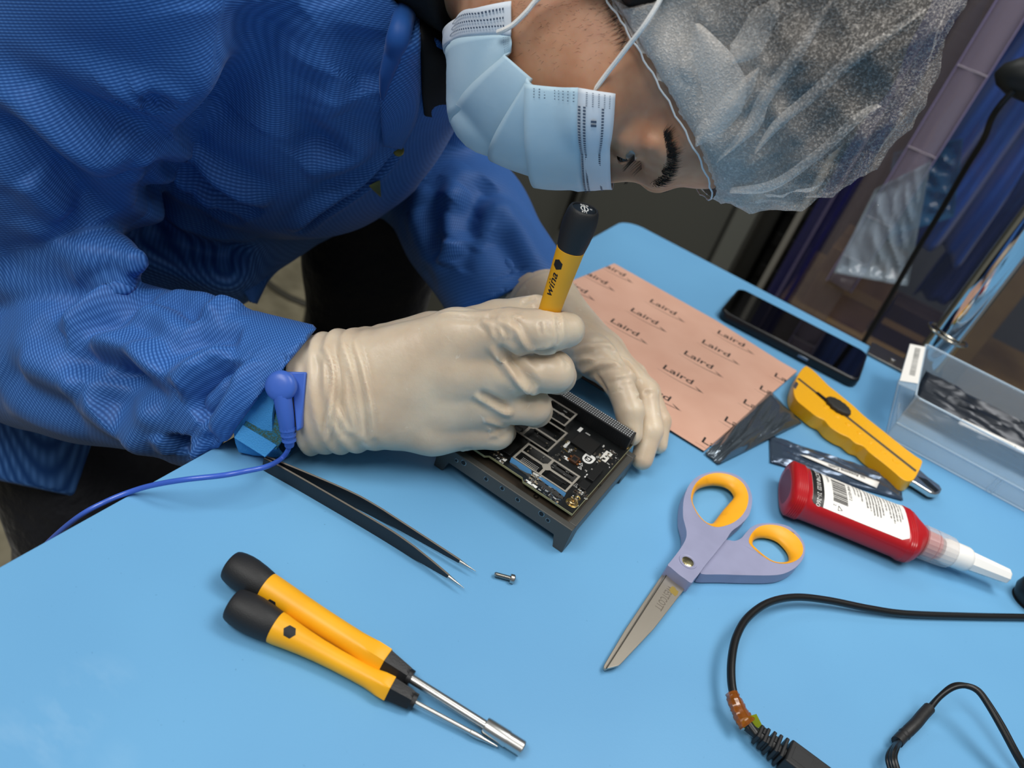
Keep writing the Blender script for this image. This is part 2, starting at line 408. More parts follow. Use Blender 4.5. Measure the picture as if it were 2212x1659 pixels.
# lab stool on the floor behind the person
stl = empty('lab_stool', at(600, 690, -760), label='grey metal stool on the beige floor behind the person', cat='stool'); so0 = at(600, 690, -760)
STG = mat('stool_grey', '55534b', .45, .5)
MB().lathe([(420, 150), (455, 158), (470, 150), (474, .1)], 28, 'z', (60, 90, 0)).build('seat', mat('stool_seat', '2a2a2a', .6), stl)
for a in (0.4, 2.0, 3.6, 5.2):
    MB().tube([(60 + 110 * math.cos(a), 90 + 110 * math.sin(a), 425), (60 + 190 * math.cos(a), 90 + 190 * math.sin(a), 0)], 11, 10).build('leg', STG, stl)
MB().tube([(60 + 165 * math.cos(a), 90 + 165 * math.sin(a), 140) for a in np.linspace(0, 2 * PI, 33)], 8, 8).build('foot_ring', STG, stl)
# ------------------------------------------------------------------ screwdrivers
YEL = mat('yellow_handle', 'f3b01c', 0.42, var=(40, 'eba716', 0.3, 0.7), bump=(700, 0.12, 0.2))
CAPM = mat('black_grip_rubber', '1d1e20', 0.55, bump=(1500, 0.45, 0.25))
BLADE = mat('satin_steel', 'c9c9c6', 0.3, 1.0)
def hexr(t, k):
    a = (t % (PI / 3)) - PI / 6
    return 1 + k * (math.cos(PI / 6) / math.cos(a) - 1 + 0.07)
def rings(prof, n=36):
    """prof: (x, r, hexness)"""
    out = []
    for x, r, k in prof:
        out.append([(x, r * hexr(2 * PI * j / n, k) * math.cos(2 * PI * j / n), r * hexr(2 * PI * j / n, k) * math.sin(2 * PI * j / n)) for j in range(n)])
    return out
def interp(prof, x):
    xs = [p[0] for p in prof]; rs = [p[1] for p in prof]
    return float(np.interp(x, xs, rs))
def wrap_mesh(o, prof, phi0, lift=0.06):
    """bend a flat mesh (x along the axis, y around it, mm*MM) on to the lathe"""
    for v in o.data.vertices:
        x, y = v.co.x / MM, v.co.y / MM; r = interp(prof, x) + lift + v.co.z / MM; a = phi0 - y / max(r, 1)
        v.co = (x * MM, r * math.cos(a) * MM, r * math.sin(a) * MM)
def hexgrid(cx, R):
    v = [(cx, 0, 0)]; f = []
    for k in range(1, 5):
        for j in range(24):
            a = 2 * PI * j / 24 + PI / 6; q = (a % (PI / 3)) - PI / 6
            rr = R * k / 4 * math.cos(PI / 6) / math.cos(q); v.append((cx + rr * math.cos(a), rr * math.sin(a), 0))
    for j in range(24):
        f.append((0, 1 + j, 1 + (j + 1) % 24))
        for k in range(3):
            a, b = 1 + k * 24, 1 + (k + 1) * 24; f.append((a + j, b + j, b + (j + 1) % 24, a + (j + 1) % 24))
    return v, f
def screwdriver(M, label, yprof, cap_len, fer, shaft, phi=PI / 2, word=False):
    """local x from cap end to tip; fer=(start, end); shaft = (x, r) profile"""
    e = empty('screwdriver', M=M, label=label, cat='screwdriver', group='yellow-handled screwdrivers')
    c = cap_len
    cap = [(0.9, 6.3, 0), (0.2, 6.5, 0), (0, 7.0, 0), (0.3, 7.5, 0), (1.5, 8.1, 0), (4, 8.7, 0), (c * .33, 9.15, 0), (c * .5, 9.15, 0), (c * .75, 8.6, 0), (c - .8, 7.85, 0), (c, 7.5, 0)]
    cp = MB().loft(rings(cap)).build('cap', CAPM, e)
    MB().lathe([(0.55, 6.25), (0.5, 6.0)], 36).build('cap_disc', DARKP, cp)
    if word:   # printing on the end disc
        Me = Matrix(((0, 0, -1, 0.45), (0, -1, 0, 0), (-1, 0, 0, 0), (0, 0, 0, 1)))
        dm = MB(); v = []; f = []
        for k in range(28):
            a = 2 * PI * k / 28
            v += [(0.42, 2.2 * math.cos(a), 3.2 * math.sin(a)), (0.42, 1.65 * math.cos(a), 2.55 * math.sin(a))]
        f = [(2 * k, (2 * k + 2) % 56, (2 * k + 3) % 56, 2 * k + 1) for k in range(28)]
        dm.add(v, f); dm.add([(0.42, -.3, -2.6), (0.42, .3, -2.6), (0.42, .3, 2.6), (0.42, -.3, 2.6)], [(0, 1, 2, 3)])
        dm.build('size_mark', WINK, cp, smooth=False)
        for t, dy, dz in (('0.05', 0.2, -4.3), ('o', 3.6, -0.6), ('1/4', -.4, 4.2)):
            Mt = Me.copy(); Mt.translation = (0.4, dy, dz)
            text('size_text', t, 2.6, WINK, cp, Mt @ Matrix.Rotation(PI / 2, 4, 'Z'), 0.01, 'CENTER', bold=0.02)
    y = [(c - .2, 7.5, 0), (c, 7.75, 0)] + [(a, b, h) for a, b, h in yprof]
    hd = MB().loft(rings(y)).build('handle', YEL, e)
    v, f = hexgrid(c + 8.2, 3.2); ic = mesh('hexagon_mark', v, f, mat('icon_black', '15171a', 0.6), hd, recalc=False); wrap_mesh(ic, y, phi)
    if word:
        t = text('maker_text', 'wiha', 6.4, INK, hd, mframe((c + 28.5, 0, 0), (-1, 0, 0)), 0.0, 'LEFT', shear=0.25, bold=0.09, sx=1.25)
        bm = bmesh.new(); bm.from_mesh(t.data); bmesh.ops.subdivide_edges(bm, edges=bm.edges, cuts=1); bm.to_mesh(t.data); bm.free()
        wrap_mesh(t, y, phi)
    s, t_ = fer
    MB().loft(rings([(s - .1, yprof[-1][1] - .5, 1), (s, yprof[-1][1] - .25, 1), (s + .7 * (t_ - s), 4.9, 1), (t_ - 2.2, 4.5, 1), (t_ - 2.1, 4.15, 0), (t_, 4.1, 0), (t_, 2.0, 0)])).build('ferrule', BLACKP, e)
    MB().lathe(shaft, 20).build('shaft', BLADE, e, angle=30)
    return e
YS = [(27, 7.6, 0), (32, 6.9, 0), (40, 6.0, 0), (48, 5.35, 0), (58, 4.95, 0), (68, 4.85, 0), (75, 5.0, .1), (79, 5.5, .4), (82, 6.1, .8), (86.7, 6.25, 1), (87, 6.0, 1)]
YN = [(25, 7.7, 0), (32, 7.4, 0), (42, 6.9, 0), (54, 6.5, 0), (66, 6.3, 0), (76, 6.3, .1), (81, 6.7, .5), (86, 7.2, .9), (92.6, 7.1, 1), (93, 6.8, 1)]
P0, P1 = at(501, 1304, 9.3), at(1073.6, 1612.3, 2.5)
screwdriver(frame(P0, P1 - P0), 'yellow screwdriver with a thin blade and hexagon mark, nearest the bench front', YS, 24.3, (86.9, 100.5),
            [(100.3, 1.25), (129.5, 1.25), (129.8, 1.45), (133, 1.45), (135, 1.3), (137, 1.0), (144, 0.45)], phi=1.95)
P0, P1 = at(498, 1220, 9.3), at(1128, 1617, 4.2)
screwdriver(frame(P0, P1 - P0), 'yellow nut driver with a thick shaft and socket end, lying against the thin one', YN, 22.4, (92.9, 108),
            [(107.8, 2.3), (149, 2.3), (149.2, 3.7), (150, 4.0), (161.6, 4.0), (161.7, 3.75), (162, 3.75), (169.5, 3.75), (170, 3.4), (170, 2.6), (166, 2.5)], phi=3.0)
HT, HB = np.array((126.6, -507.2, 194.5)), np.array((130.0, -505.0, 27.0))
screwdriver(frame(HT, HB - HT, (0.55, -0.83, 0)), 'yellow screwdriver held upright in the gloved fist over the circuit board', YN, 24.3, (92.9, 106),
            [(105.8, 1.25), (129.5, 1.25), (133, 1.45), (137, 1.0), (167, 0.9), (167.5, 0.4)], phi=2.36, word=True)

# ------------------------------------------------------------------ tweezers
TWB = mat('tweezer_black', '1a1e24', 0.45)
tw = empty('tweezers', (31, -612, 0), label='black tweezers with bare steel tips lying in front of the gloved wrist', cat='tweezers')
def tw_arm(plan, hs, th, m, name, side):
    pl = smoothpts(plan, 10); n = len(pl); v = []
    for i, p in enumerate(pl):
        t = i / (n - 1); h = float(np.interp(t, [a for a, _ in hs], [b for _, b in hs])); w = float(np.interp(t, [0, .5, .9, 1], th))
        d = np.array(pl[min(i + 1, n - 1)]) - np.array(pl[max(i - 1, 0)]); d = d / np.linalg.norm(d); nn = np.array((-d[1], d[0]))
        zc = 5.0
        for s, zz in ((-1, -h / 2), (1, -h / 2), (1, h / 2), (-1, h / 2)):
            v.append((p[0] + nn[0] * s * w / 2 - 31, p[1] + nn[1] * s * w / 2 + 612, zc + zz))
    f = [(i * 4 + k, i * 4 + (k + 1) % 4, i * 4 + 4 + (k + 1) % 4, i * 4 + 4 + k) for i in range(n - 1) for k in range(4)] + [(0, 1, 2, 3), (n * 4 - 4, n * 4 - 3, n * 4 - 2, n * 4 - 1)]
    return mesh(name, v, f, m, tw, angle=30)
HS = [(0, 8.6), (.06, 9.6), (.55, 10), (.7, 8.6), (.93, 3.4), (1, 2.2)]
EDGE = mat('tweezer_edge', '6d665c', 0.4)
for pl, tip in (([(31.5, -612.9), (60, -608.6), (113, -601.9), (140, -600.0), (160, -599.4)], (171, -599.4)),
                ([(31.5, -611.2), (58, -603.0), (85, -595.6), (111.5, -591.2), (158.4, -586.1)], (169.3, -584.9))):
    a = tw_arm(pl, HS, [1.6, 1.5, 1.4, 1.2], TWB, 'arm', 0)
    q = np.array(pl[-1]); d = np.array(tip) - q
    MB().lathe([(0, 1.15), (4, 0.8), (float(np.linalg.norm(d)), 0.12)], 10).xf(mframe((q[0] - 31, q[1] + 612, 5), (d[0], d[1], -0.3))).build('tip', STEEL, tw)
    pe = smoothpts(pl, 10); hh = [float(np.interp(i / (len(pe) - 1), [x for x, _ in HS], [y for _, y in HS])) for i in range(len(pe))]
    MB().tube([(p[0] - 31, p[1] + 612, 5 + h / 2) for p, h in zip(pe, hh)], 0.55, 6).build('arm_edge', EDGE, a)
MB().lathe([(-4.6, .4), (-4, 1.6), (4, 1.6), (4.6, .4)], 16, 'z', (1.2, 0, 5)).build('rear_weld', TWB, tw)

# ------------------------------------------------------------------ loose machine screws
def machine_screw(origin, d, label):
    e = empty('machine_screw', M=frame(origin, d), label=label, cat='screw', group='loose machine screws on the mat')
    pr = [(0, 1.0)]; x = 0.4
    while x < 9.2: pr += [(x, 1.25), (x + .25, 1.6), (x + .5, 1.25)]; x += 0.55
    pr += [(9.4, 1.4)]
    sh = MB().lathe(pr, 18).build('threaded_shank', STEEL, e, angle=20)
    hd = MB().lathe([(9.4, 1.4), (9.4, 2.5), (9.7, 2.75), (11.6, 2.75), (12.1, 2.4), (12.1, 1.5), (11.2, 1.4), (11.2, 0.01)], 24).build('head', STEEL, e, angle=25)
    MB().lathe([(11.25, 1.38), (11.26, 0.01)], 6).build('socket', DARKP, hd)
    return e
machine_screw(at(1068, 1240, 2.2), at(1112, 1252, 2.2) - at(1068, 1240, 2.2), 'small steel machine screw lying alone beside the tweezer tips')
machine_screw(at(1828, 1672, 2.2), (1, 0.3, 0), 'small steel machine screw at the bench front, mostly out of view')

# ------------------------------------------------------------------ scissors (outline read at real heights)
GREY = mat('lilac_grey_plastic', '9597b4', 0.38, var=(60, '8f91ad', .4, .7))
YSOFT = mat('yellow_soft_grip', 'f2ab22', 0.45, var=(90, 'd9921c', 0.55, 0.85))
SBL = mat('scissor_steel', 'b5ada0', 0.34, 0.85, bump=(300, 0.1, 0.1))
S0 = at(1487, 1217, 0)
sc_ = empty('scissors', S0, label='open scissors with lilac-grey handles and yellow finger grips', cat='scissors')
def so(pts, z): return [tuple((at(px, py, z) - S0)[:2]) for px, py in crop(1280, 1000, .28329, pts)]
def ring_resample(pts, n=64):
    p = np.array(smoothpts([(a, b) for a, b in pts], 8, True)); q = np.vstack([p, p[:1]]); L_ = np.concatenate([[0], np.cumsum(np.linalg.norm(np.diff(q, axis=0), axis=1))])
    t = np.linspace(0, L_[-1], n, endpoint=False); return np.stack([np.interp(t, L_, q[:, k]) for k in range(2)], 1)
def ang_resample(pts, c, n=72):
    p = np.array(smoothpts(pts, 10, True)); a = np.arctan2(p[:, 1] - c[1], p[:, 0] - c[0]); r = np.hypot(p[:, 1] - c[1], p[:, 0] - c[0])
    o = np.argsort(a); a, r = a[o], r[o]; a2 = np.concatenate([a - 2 * PI, a, a + 2 * PI]); r2 = np.tile(r, 3)
    t = np.linspace(-PI, PI, n, endpoint=False); rr = np.interp(t, a2, r2); return [(c[0] + x * math.cos(k), c[1] + x * math.sin(k)) for x, k in zip(rr, t)]
def plate_hole(outer, hole, z0, z1):
    from mathutils.geometry import tessellate_polygon
    n, h = len(outer), len(hole); pts = [Vector((p[0], p[1], 0)) for p in outer] , [Vector((p[0], p[1], 0)) for p in hole]
    tri = tessellate_polygon([pts[0], pts[1]]); a = list(outer) + list(hole); m = len(a)
    v = [(p[0], p[1], z0) for p in a] + [(p[0], p[1], z1) for p in a]
    f = [tuple(t) for t in tri] + [tuple(k + m for k in t) for t in tri]
    f += [(k, (k + 1) % n, m + (k + 1) % n, m + k) for k in range(n)] + [(n + k, n + (k + 1) % h, m + n + (k + 1) % h, m + n + k) for k in range(h)]
    return MB().add(v, f)
def handle(outer, yel, hole, z0, z1):
    O, Y, H = so(outer, z1), so(yel, z1), so(hole, z1 - 3)
    c = np.mean(np.array(H), axis=0); n = 72
    Ya, Ha = ang_resample(Y, c, n), ang_resample(H, c, n)
    plate_hole([tuple(p) for p in smoothpts(O, 4, True)], Ya, z0, z1).build('handle', GREY, sc_, bevel=1.5, seg=3)
    m_ = MB(); rr = []      # dished soft grip: outer rim at the top, inner lip lower
    for f_, zz in ((-.02, z1 + .1), (.25, z1 - .3), (.6, z1 - 1.6), (.9, z1 - 3.4), (1, z1 - 5), (1, z0 + 2), (.8, z0 + .5), (0, z0 + .3)):
        rr.append([(*(np.array(y) * (1 - f_) + np.array(h) * f_), zz) for y, h in zip(Ya, Ha)])
    m_.loft(rr, True, False).build('finger_grip', YSOFT, sc_)
UO = [(690, 400), (695, 280), (730, 180), (790, 110), (870, 75), (960, 63), (1050, 75), (1130, 110), (1185, 170), (1215, 250), (1213, 330), (1188, 405), (1130, 468), (1062, 520), (1025, 575), (1000, 606), (925, 700), (850, 792), (815, 842), (775, 888), (752, 914), (705, 884), (655, 848), (600, 800), (574, 778), (600, 745), (672, 650), (712, 575), (716, 520), (702, 460)]
UY = [(752, 250), (768, 190), (802, 140), (860, 98), (940, 78), (1030, 87), (1108, 122), (1160, 175), (1186, 250), (1176, 330), (1138, 398), (1080, 448), (1010, 478), (940, 488), (872, 462), (812, 408), (772, 340), (754, 290)]
UH = [(768, 280), (782, 222), (814, 178), (870, 152), (950, 142), (1028, 157), (1075, 192), (1093, 240), (1050, 295), (1000, 352), (955, 412), (925, 448), (892, 458), (850, 438), (802, 378), (774, 322)]
LO = [(1132, 574), (1172, 528), (1212, 488), (1272, 463), (1360, 457), (1450, 468), (1520, 498), (1582, 558), (1616, 620), (1620, 680), (1600, 740), (1545, 800), (1470, 840), (1380, 856), (1200, 856), (1000, 850), (834, 846), (842, 805), (920, 705), (1002, 592), (1080, 594)]
LY = [(1192, 600), (1212, 542), (1262, 492), (1330, 473), (1410, 478), (1478, 502), (1545, 550), (1592, 610), (1604, 668), (1585, 716), (1535, 752), (1460, 768), (1372, 753), (1294, 706), (1225, 648)]
LH = [(1228, 602), (1243, 568), (1290, 548), (1360, 553), (1428, 582), (1486, 640), (1512, 690), (1506, 730), (1470, 750), (1392, 750), (1332, 716), (1264, 658), (1234, 630)]
handle(UO, UY, UH, 3.5, 12.5)
handle(LO, LY, LH, 1.0, 9.5)
b1 = MB().prism(so([(585, 806), (660, 850), (736, 905), (728, 930), (640, 1042), (470, 1262), (300, 1442), (215, 1532), (198, 1545), (112, 1568), (108, 1560)], 5), 3.6, 5.2).build('blade', SBL, sc_, smooth=False, bevel=.25)
b2 = MB().prism(so([(556, 812), (590, 800), (600, 830), (400, 1120), (112, 1572), (96, 1578), (82, 1560), (88, 1540), (150, 1435), (250, 1268), (430, 1000)], 3), 1.8, 3.5).build('blade', SBL, sc_, smooth=False, bevel=.25)
g = so([(588, 812), (595, 815), (112, 1566), (104, 1563)], 5.2); MB().prism(g, 4.9, 5.28).build('blade_groove', mat('groove_dark', '4a463f', 0.4, 0.6), b1, smooth=False)
pv = so([(727, 752)], 12.5)[0]
pvt = MB().lathe([(12.2, 6.0), (12.9, 5.8), (13.0, 4.9), (12.7, 4.4), (12.3, 4.3)], 28, 'z', (pv[0], pv[1], 0), caps=False).build('pivot_collar', GREY, sc_)
MB().lathe([(11.2, 4.3), (12.4, 4.2), (12.7, 3.4), (12.8, .1)], 24, 'z', (pv[0], pv[1], 0)).build('pivot_screw', mat('pivot_steel', 'bdb48a', 0.2, 1.0, bump=(500, .6, .4)), pvt)
q0, q1 = so([(598, 945), (492, 1118)], 5.2); dv = Vector((q1[0] - q0[0], q1[1] - q0[1], 0))
text('maker_text', 'WESTCOTT', 6.6, mat('etched_grey', '6f675c', 0.5, 0.4), b1, mframe((q0[0], q0[1], 5.22), dv), 0.01, 'LEFT', bold=.02, sx=dv.length / 36.0)
st = so([(585, 965), (600, 945), (612, 940), (628, 950), (640, 970), (656, 980), (648, 1005), (630, 1018), (612, 1000), (596, 990)], 5.2)
MB().prism(st, 5.2, 5.27).build('glue_stain', mat('glue_stain', '8f7a35', 0.5), b1, smooth=False)

# ------------------------------------------------------------------ threadlocker bottle
RED = mat('red_bottle_plastic', 'b3141d', 0.33, coat=0.15, bump=(500, .08, .2))
B0, B1 = at(1696, 1050, 14.5), at(2180, 1256, 11)
bt = empty('glue_bottle', M=frame((B0[0], B0[1], 14.6), (B1[0] - B0[0], B1[1] - B0[1], 0)), label='red threadlocker bottle with white nozzle and printed white label, lying down', cat='bottle')
def sup(x, W, T, n=44, e=2.8):
    out = []
    for k in range(n):
        t = 2 * PI * k / n; c, s = math.cos(t), math.sin(t)
        out.append((x, W * math.copysign(abs(c) ** (2 / e), c), T * math.copysign(abs(s) ** (2 / e), s)))
    return out
BP = [(0, 17, 9), (0.6, 22, 12.2), (2.2, 24.4, 13.8)]
for k in range(6): BP += [(3 + k * 1.5, 25.0, 14.3), (3.7 + k * 1.5, 24.5, 13.9)]
BP += [(13, 23.6, 13.2), (20, 23.3, 13.0), (55, 23.2, 12.9), (84, 23.4, 13.0), (87, 24.0, 13.5)]
for k in range(4): BP += [(88.5 + k * 1.6, 24.4 - k * .25, 13.9), (89.3 + k * 1.6, 23.9 - k * .25, 13.5)]
BP += [(96, 22.6, 13.2), (99, 20, 12.8), (102, 15, 12), (104.5, 11, 11), (105, 9.8, 9.8), (117, 9.3, 9.3)]
MB().loft([sup(x, w, t, e=2.8 if x < 99 else 2.1) for x, w, t in BP]).build('body', RED, bt, angle=50)
MB().loft([sup(-0.02, 16.4, 8.6), sup(.5, 15.8, 8.2)]).build('base_seam', mat('dark_red', '7c0d18', .4), bt)
CL = mat('clear_collar', 'e8e2de', 0.15, spec=.6, alpha=.38)
n = 48; rr = []
for x, r in ((104.5, 11.2), (105, 12.4), (112, 12.3), (112.2, 11.7), (113.2, 11.7), (113.4, 12.2), (123, 11.8), (127, 11.3), (128.5, 10.2)):
    rr.append([(x, (r + .28 * (k % 2)) * math.cos(2 * PI * k / n), (r + .28 * (k % 2)) * math.sin(2 * PI * k / n)) for k in range(n)])
MB().loft(rr).build('collar', CL, bt, angle=20)
NZ = mat('white_nozzle', 'f3f1ec', 0.35)
MB().lathe([(120, 8.2), (124, 9.6), (139, 9.3), (141, 8.6), (142.2, 7.4)], 32).build('nozzle_base', NZ, bt)
MB().lathe([(141.5, 7.2), (142.5, 7.4), (170.8, 5.7), (171.6, 5.2), (172, 4.4)], 8, ph=PI / 8).build('nozzle_cap', NZ, bt, angle=20)
def bot_surf(u, v, lift=.18):
    """u along the bottle, v across (mm) -> point on the upper face"""
    W, T = float(np.interp(u, [p[0] for p in BP], [p[1] for p in BP])), float(np.interp(u, [p[0] for p in BP], [p[2] for p in BP]))
    q = min(abs(v) / W, .999); return (u, v, T * (1 - q ** 2.8) ** (1 / 2.8) + lift)
def lbl(poly_fn, u0, u1, m, name, par, lift, nu=16, nv=20):
    v = []; f = []
    for i in range(nu + 1):
        u = u0 + (u1 - u0) * i / nu; a, b = poly_fn(u)
        for j in range(nv + 1): v.append(bot_surf(u, a + (b - a) * j / nv, lift))
    for i in range(nu):
        for j in range(nv): k = i * (nv + 1) + j; f.append((k, k + 1, k + nv + 2, k + nv + 1))
    return mesh(name, v, f, m, par, recalc=False)
def lab_edge(u):
    if u < 17: w = 18 + 2.2 * math.sqrt(max(0, 1 - ((17 - u) / 2.6) ** 2))
    elif u > 83: w = 18.2 + 2.0 * math.sqrt(max(0, 1 - ((u - 83) / 4.0) ** 2))
    else: w = 20.2
    return (-w, w)
LAB = mat('label_paper', 'f4f2ec', 0.4)
lb = lbl(lab_edge, 14.4, 87, LAB, 'label', bt, .12)
bb = lbl(lab_edge, 14.5, 23.2, mat('label_black', '151412', .4), 'label_band', lb, .2, 6)
def bend(o, lift):
    for v in o.data.vertices:
        p = bot_surf(v.co.x / MM, v.co.y / MM, lift); v.co = Vector(p) * MM
def btext(s, u, v0, size, m, sx=1.0, bold=0.0, al='LEFT'):
    """lettering that reads across the bottle (towards -v), letter tops towards the base"""
    t = text('label_text', s, size, m, lb, mframe((u, v0, 0), (0, -1, 0)), 0.0, al, bold=bold, sx=sx); bend(t, .27)
btext('LOCT48 01/23  21-260', 19.2, 17, 4.6, WINK, 0.86)
btext('39 08 8270 6', 27.2, 16, 2.2, INK, .8)
rb = random.Random(3); v_ = 13.5; bc = MB()
while v_ > -12.5:
    w = rb.choice((.35, .35, .7, 1.05)); 
    a = [bot_surf(u, y, .26) for u, y in ((30, v_), (41, v_), (41, v_ - w), (30, v_ - w))]; bc.add(a, [(0, 1, 2, 3)]); v_ -= w + rb.choice((.4, .4, .8))
bc.build('barcode', INK, lb, smooth=False)
btext('7 9340 43577 2', 43.4, 14.5, 3.2, INK, .95)
btext('2', 31, -14.6, 3.0, INK)
for i, (u, v0, w) in enumerate([(48, 17, 16), (50.6, 17, 18), (53, 16, 20), (56.5, 17, 30), (58.9, 17, 33), (61.3, 17, 34), (63.7, 17, 31), (66.1, 17, 34), (68.5, 17, 28), (71.6, 17, 22), (74.2, 17, 33), (76.6, 17, 34), (79, 17, 33), (81.4, 16, 30), (83.6, 15, 24)]):
    s = ''.join(rb.choice('aeiounrstlmdc  ') for _ in range(int(w / 1.05))); btext(s, u, v0, 2.1, INK, .95, .02)
pr = [bot_surf(u, v, .27) for u, v in ((34, -15), (37, -17.5), (34, -18.4))]
MB().tube(pr + pr[:1], .25, 5).build('arrow_mark', INK, lb)

# ------------------------------------------------------------------ utility knife
YK = mat('knife_yellow', 'f5b318', 0.3, coat=0.2)
K0 = at(1810, 877, 0)
kn = empty('utility_knife', K0, label='yellow snap-off utility knife with a black slider', cat='knife')
def ko(pts, z): return [tuple((at(px, py, z) - K0)[:2]) for px, py in crop(1500, 600, .32188, pts)]
body = ko([(725, 622), (692, 655), (660, 720), (646, 785), (664, 848), (720, 898), (800, 962), (850, 985), (890, 1032), (960, 1078), (1010, 1100), (1060, 1142), (1110, 1160), (1152, 1202), (1230, 1262), (1300, 1320), (1370, 1380), (1410, 1395), (1448, 1383), (1478, 1335), (1500, 1285), (1503, 1256), (1460, 1226), (1380, 1166), (1300, 1102), (1200, 1022), (1120, 958), (1050, 892), (1000, 850), (940, 800), (880, 752), (830, 700), (780, 652), (742, 626)], 8)
MB().prism([(p[0], p[1]) for p in smoothpts(body, 3, True)], 1, 13.5).build('body', YK, kn, bevel=3.6, seg=4)
ch = ko([(690, 678), (702, 672), (1492, 1292), (1482, 1304)], 13.6); MB().prism(ch, 13.0, 13.75).build('channel', mat('channel_steel', '8a7c62', 0.35, 0.8), kn, smooth=False, bevel=.2)
c2 = ko([(812, 772), (828, 766), (900, 822), (888, 838)], 13.9); MB().prism(c2, 13.3, 14.3).build('slider_rail', DARKP, kn, bevel=.2)
sl = np.array(ko([(965, 862)], 15)[0]); ax = np.array(ko([(1490, 1300)], 14)[0]) - np.array(ko([(690, 680)], 14)[0]); ax /= np.linalg.norm(ax); nx_ = np.array((-ax[1], ax[0]))
rr = []
for s, zz in ((1, 13.2), (1.02, 15.2), (.95, 16.6), (.7, 17.3), (.3, 17.0)):
    rr.append([(*(sl + ax * 12.5 * s * math.cos(a) + nx_ * 9.2 * s * math.sin(a) * (1 + .05 * math.sin(14 * a))), zz) for a in np.linspace(0, 2 * PI, 56, endpoint=False)])
MB().loft(rr).build('slider', mat('slider_black', '2b2a26', 0.5, bump=(600, .5, .4)), kn)
tp = ko([(1440, 1372), (1472, 1386), (1580, 1454), (1612, 1460), (1640, 1455), (1655, 1430), (1640, 1402), (1560, 1345), (1500, 1292)], 7)
MB().prism(tp, 3.5, 9).build('blade_holder', mat('holder_steel', 'd0cfcb', .18, 1.0), kn, bevel=1.2)
tb = ko([(1500, 1330), (1612, 1440), (1645, 1425), (1560, 1350)], 9.5); MB().prism(tb, 8.7, 9.4).build('blade', mat('blade_dark', '4a4a48', .25, 1.0), kn, bevel=.3)
MB().prism(ko([(664, 722), (682, 694), (700, 712), (676, 752)], 13.7), 13.2, 13.8).build('end_rivet', STEEL, kn, bevel=.3)
for k in range(7):
    t = .30 + k * .095; p = np.array(ko([(690, 690)], 12)[0]) * (1 - t) + np.array(ko([(1490, 1310)], 12)[0]) * t - nx_ * 8.5 
    MB().loft([[(*(p + ax * 3.6 * s * math.cos(a) + nx_ * 4.2 * s * math.sin(a)), zz) for a in np.linspace(0, 2 * PI, 16, endpoint=False)] for s, zz in ((1, 12.6), (.8, 13.9), (.3, 14.3))]).build('grip_bump', YK, kn)

# ------------------------------------------------------------------ phone
pc, pr_ = np.array((240.3, -86.0, 0)), math.radians(1.9)
ph_ = empty('smartphone', pc, pr_, label='black smartphone lying face up near the far edge of the bench', cat='phone')
def rrect(a, b, r, n=7):
    out = []
    for cx, cy, a0 in ((a - r, b - r, 0), (-a + r, b - r, 90), (-a + r, -b + r, 180), (a - r, -b + r, 270)):
        for k in range(n + 1):
            t = math.radians(a0 + 90 * k / n); out.append((cx + r * math.cos(t), cy + r * math.sin(t)))
    return out
MB().prism(rrect(75, 38.2, 10), 0.6, 10.8).build('case', mat('phone_case', '0a0d12', 0.35), ph_, bevel=2.2, seg=3)
sc2 = MB().prism(rrect(73, 36.2, 8.5), 10.4, 11.1).build('screen', mat('phone_glass', '030303', 0.03, spec=0.6), ph_, bevel=.4)
MB().box(13, 24, -38.9, -37.9, 4.2, 7.2).build('power_button', mat('button_grey', '6c7786', .3, .8), ph_, bevel=.6)

# ------------------------------------------------------------------ printed absorber sheets and bags
PINK = mat('pink_sheet', 'd8ab95', 0.65, var=(25, 'd0a18b', .35, .7))
def clip_outline(o, poly):
    bm = bmesh.new(); bm.from_mesh(o.data); n = len(poly); c = np.mean(np.array(poly), axis=0)
    for i in range(n):
        a, b = np.array(poly[i]), np.array(poly[(i + 1) % n]); d = b - a; nn = np.array((d[1], -d[0]))
        if nn @ (c - a) > 0: nn = -nn
        g = bm.verts[:] + bm.edges[:] + bm.faces[:]
        bmesh.ops.bisect_plane(bm, geom=g, plane_co=(a[0] * MM, a[1] * MM, 0), plane_no=(nn[0], nn[1], 0), clear_outer=True)
    bm.to_mesh(o.data); bm.free()
def sheet(name, poly, z0, z1, label):
    c = np.mean(np.array(poly), axis=0); e = empty(name, (c[0], c[1], z0), label=label, cat='sheet', group='pink printed absorber sheets')
    loc = [(p[0] - c[0], p[1] - c[1]) for p in poly]
    s = MB().prism(loc, 0, z1 - z0).build('sheet_body', mat('sheet_foam', '2a2a2c', .8), e, smooth=False)
    MB().prism(loc, z1 - z0, z1 - z0 + .25).build('pink_film', PINK, e, smooth=False)
    return e, c, loc, z1 - z0 + .25
def p2(px, py, z): q = at(px, py, z); return (q[0], q[1])
lowpoly = [p2(1327, 569, .8), p2(1545, 699, .8), p2(1560, 760, .8), p2(1460, 934, .8), (118, -352), (30, -246), (36, -205)]
sheet('absorber_sheet', [p2(1541, 698, .7), (262, -146), (236, -340), p2(1455, 935, .7), (190, -352.5), (110, -352), (60, -200), (150, -146)], 0.05, 0.75, 'pink printed sheet underneath, only its edges showing')
top = [p2(1327, 569, 2.2), p2(1548, 693, 2.2), p2(1721, 803, 2.2), p2(1521, 974, 2.2), p2(1466, 940, 2.2), (120, -351), (32, -246)]
e, c, loc, zt = sheet('absorber_sheet', top, 1.05, 2.0, 'pink sheet printed all over with black lettering, on top, beside the pale gloved fingers')
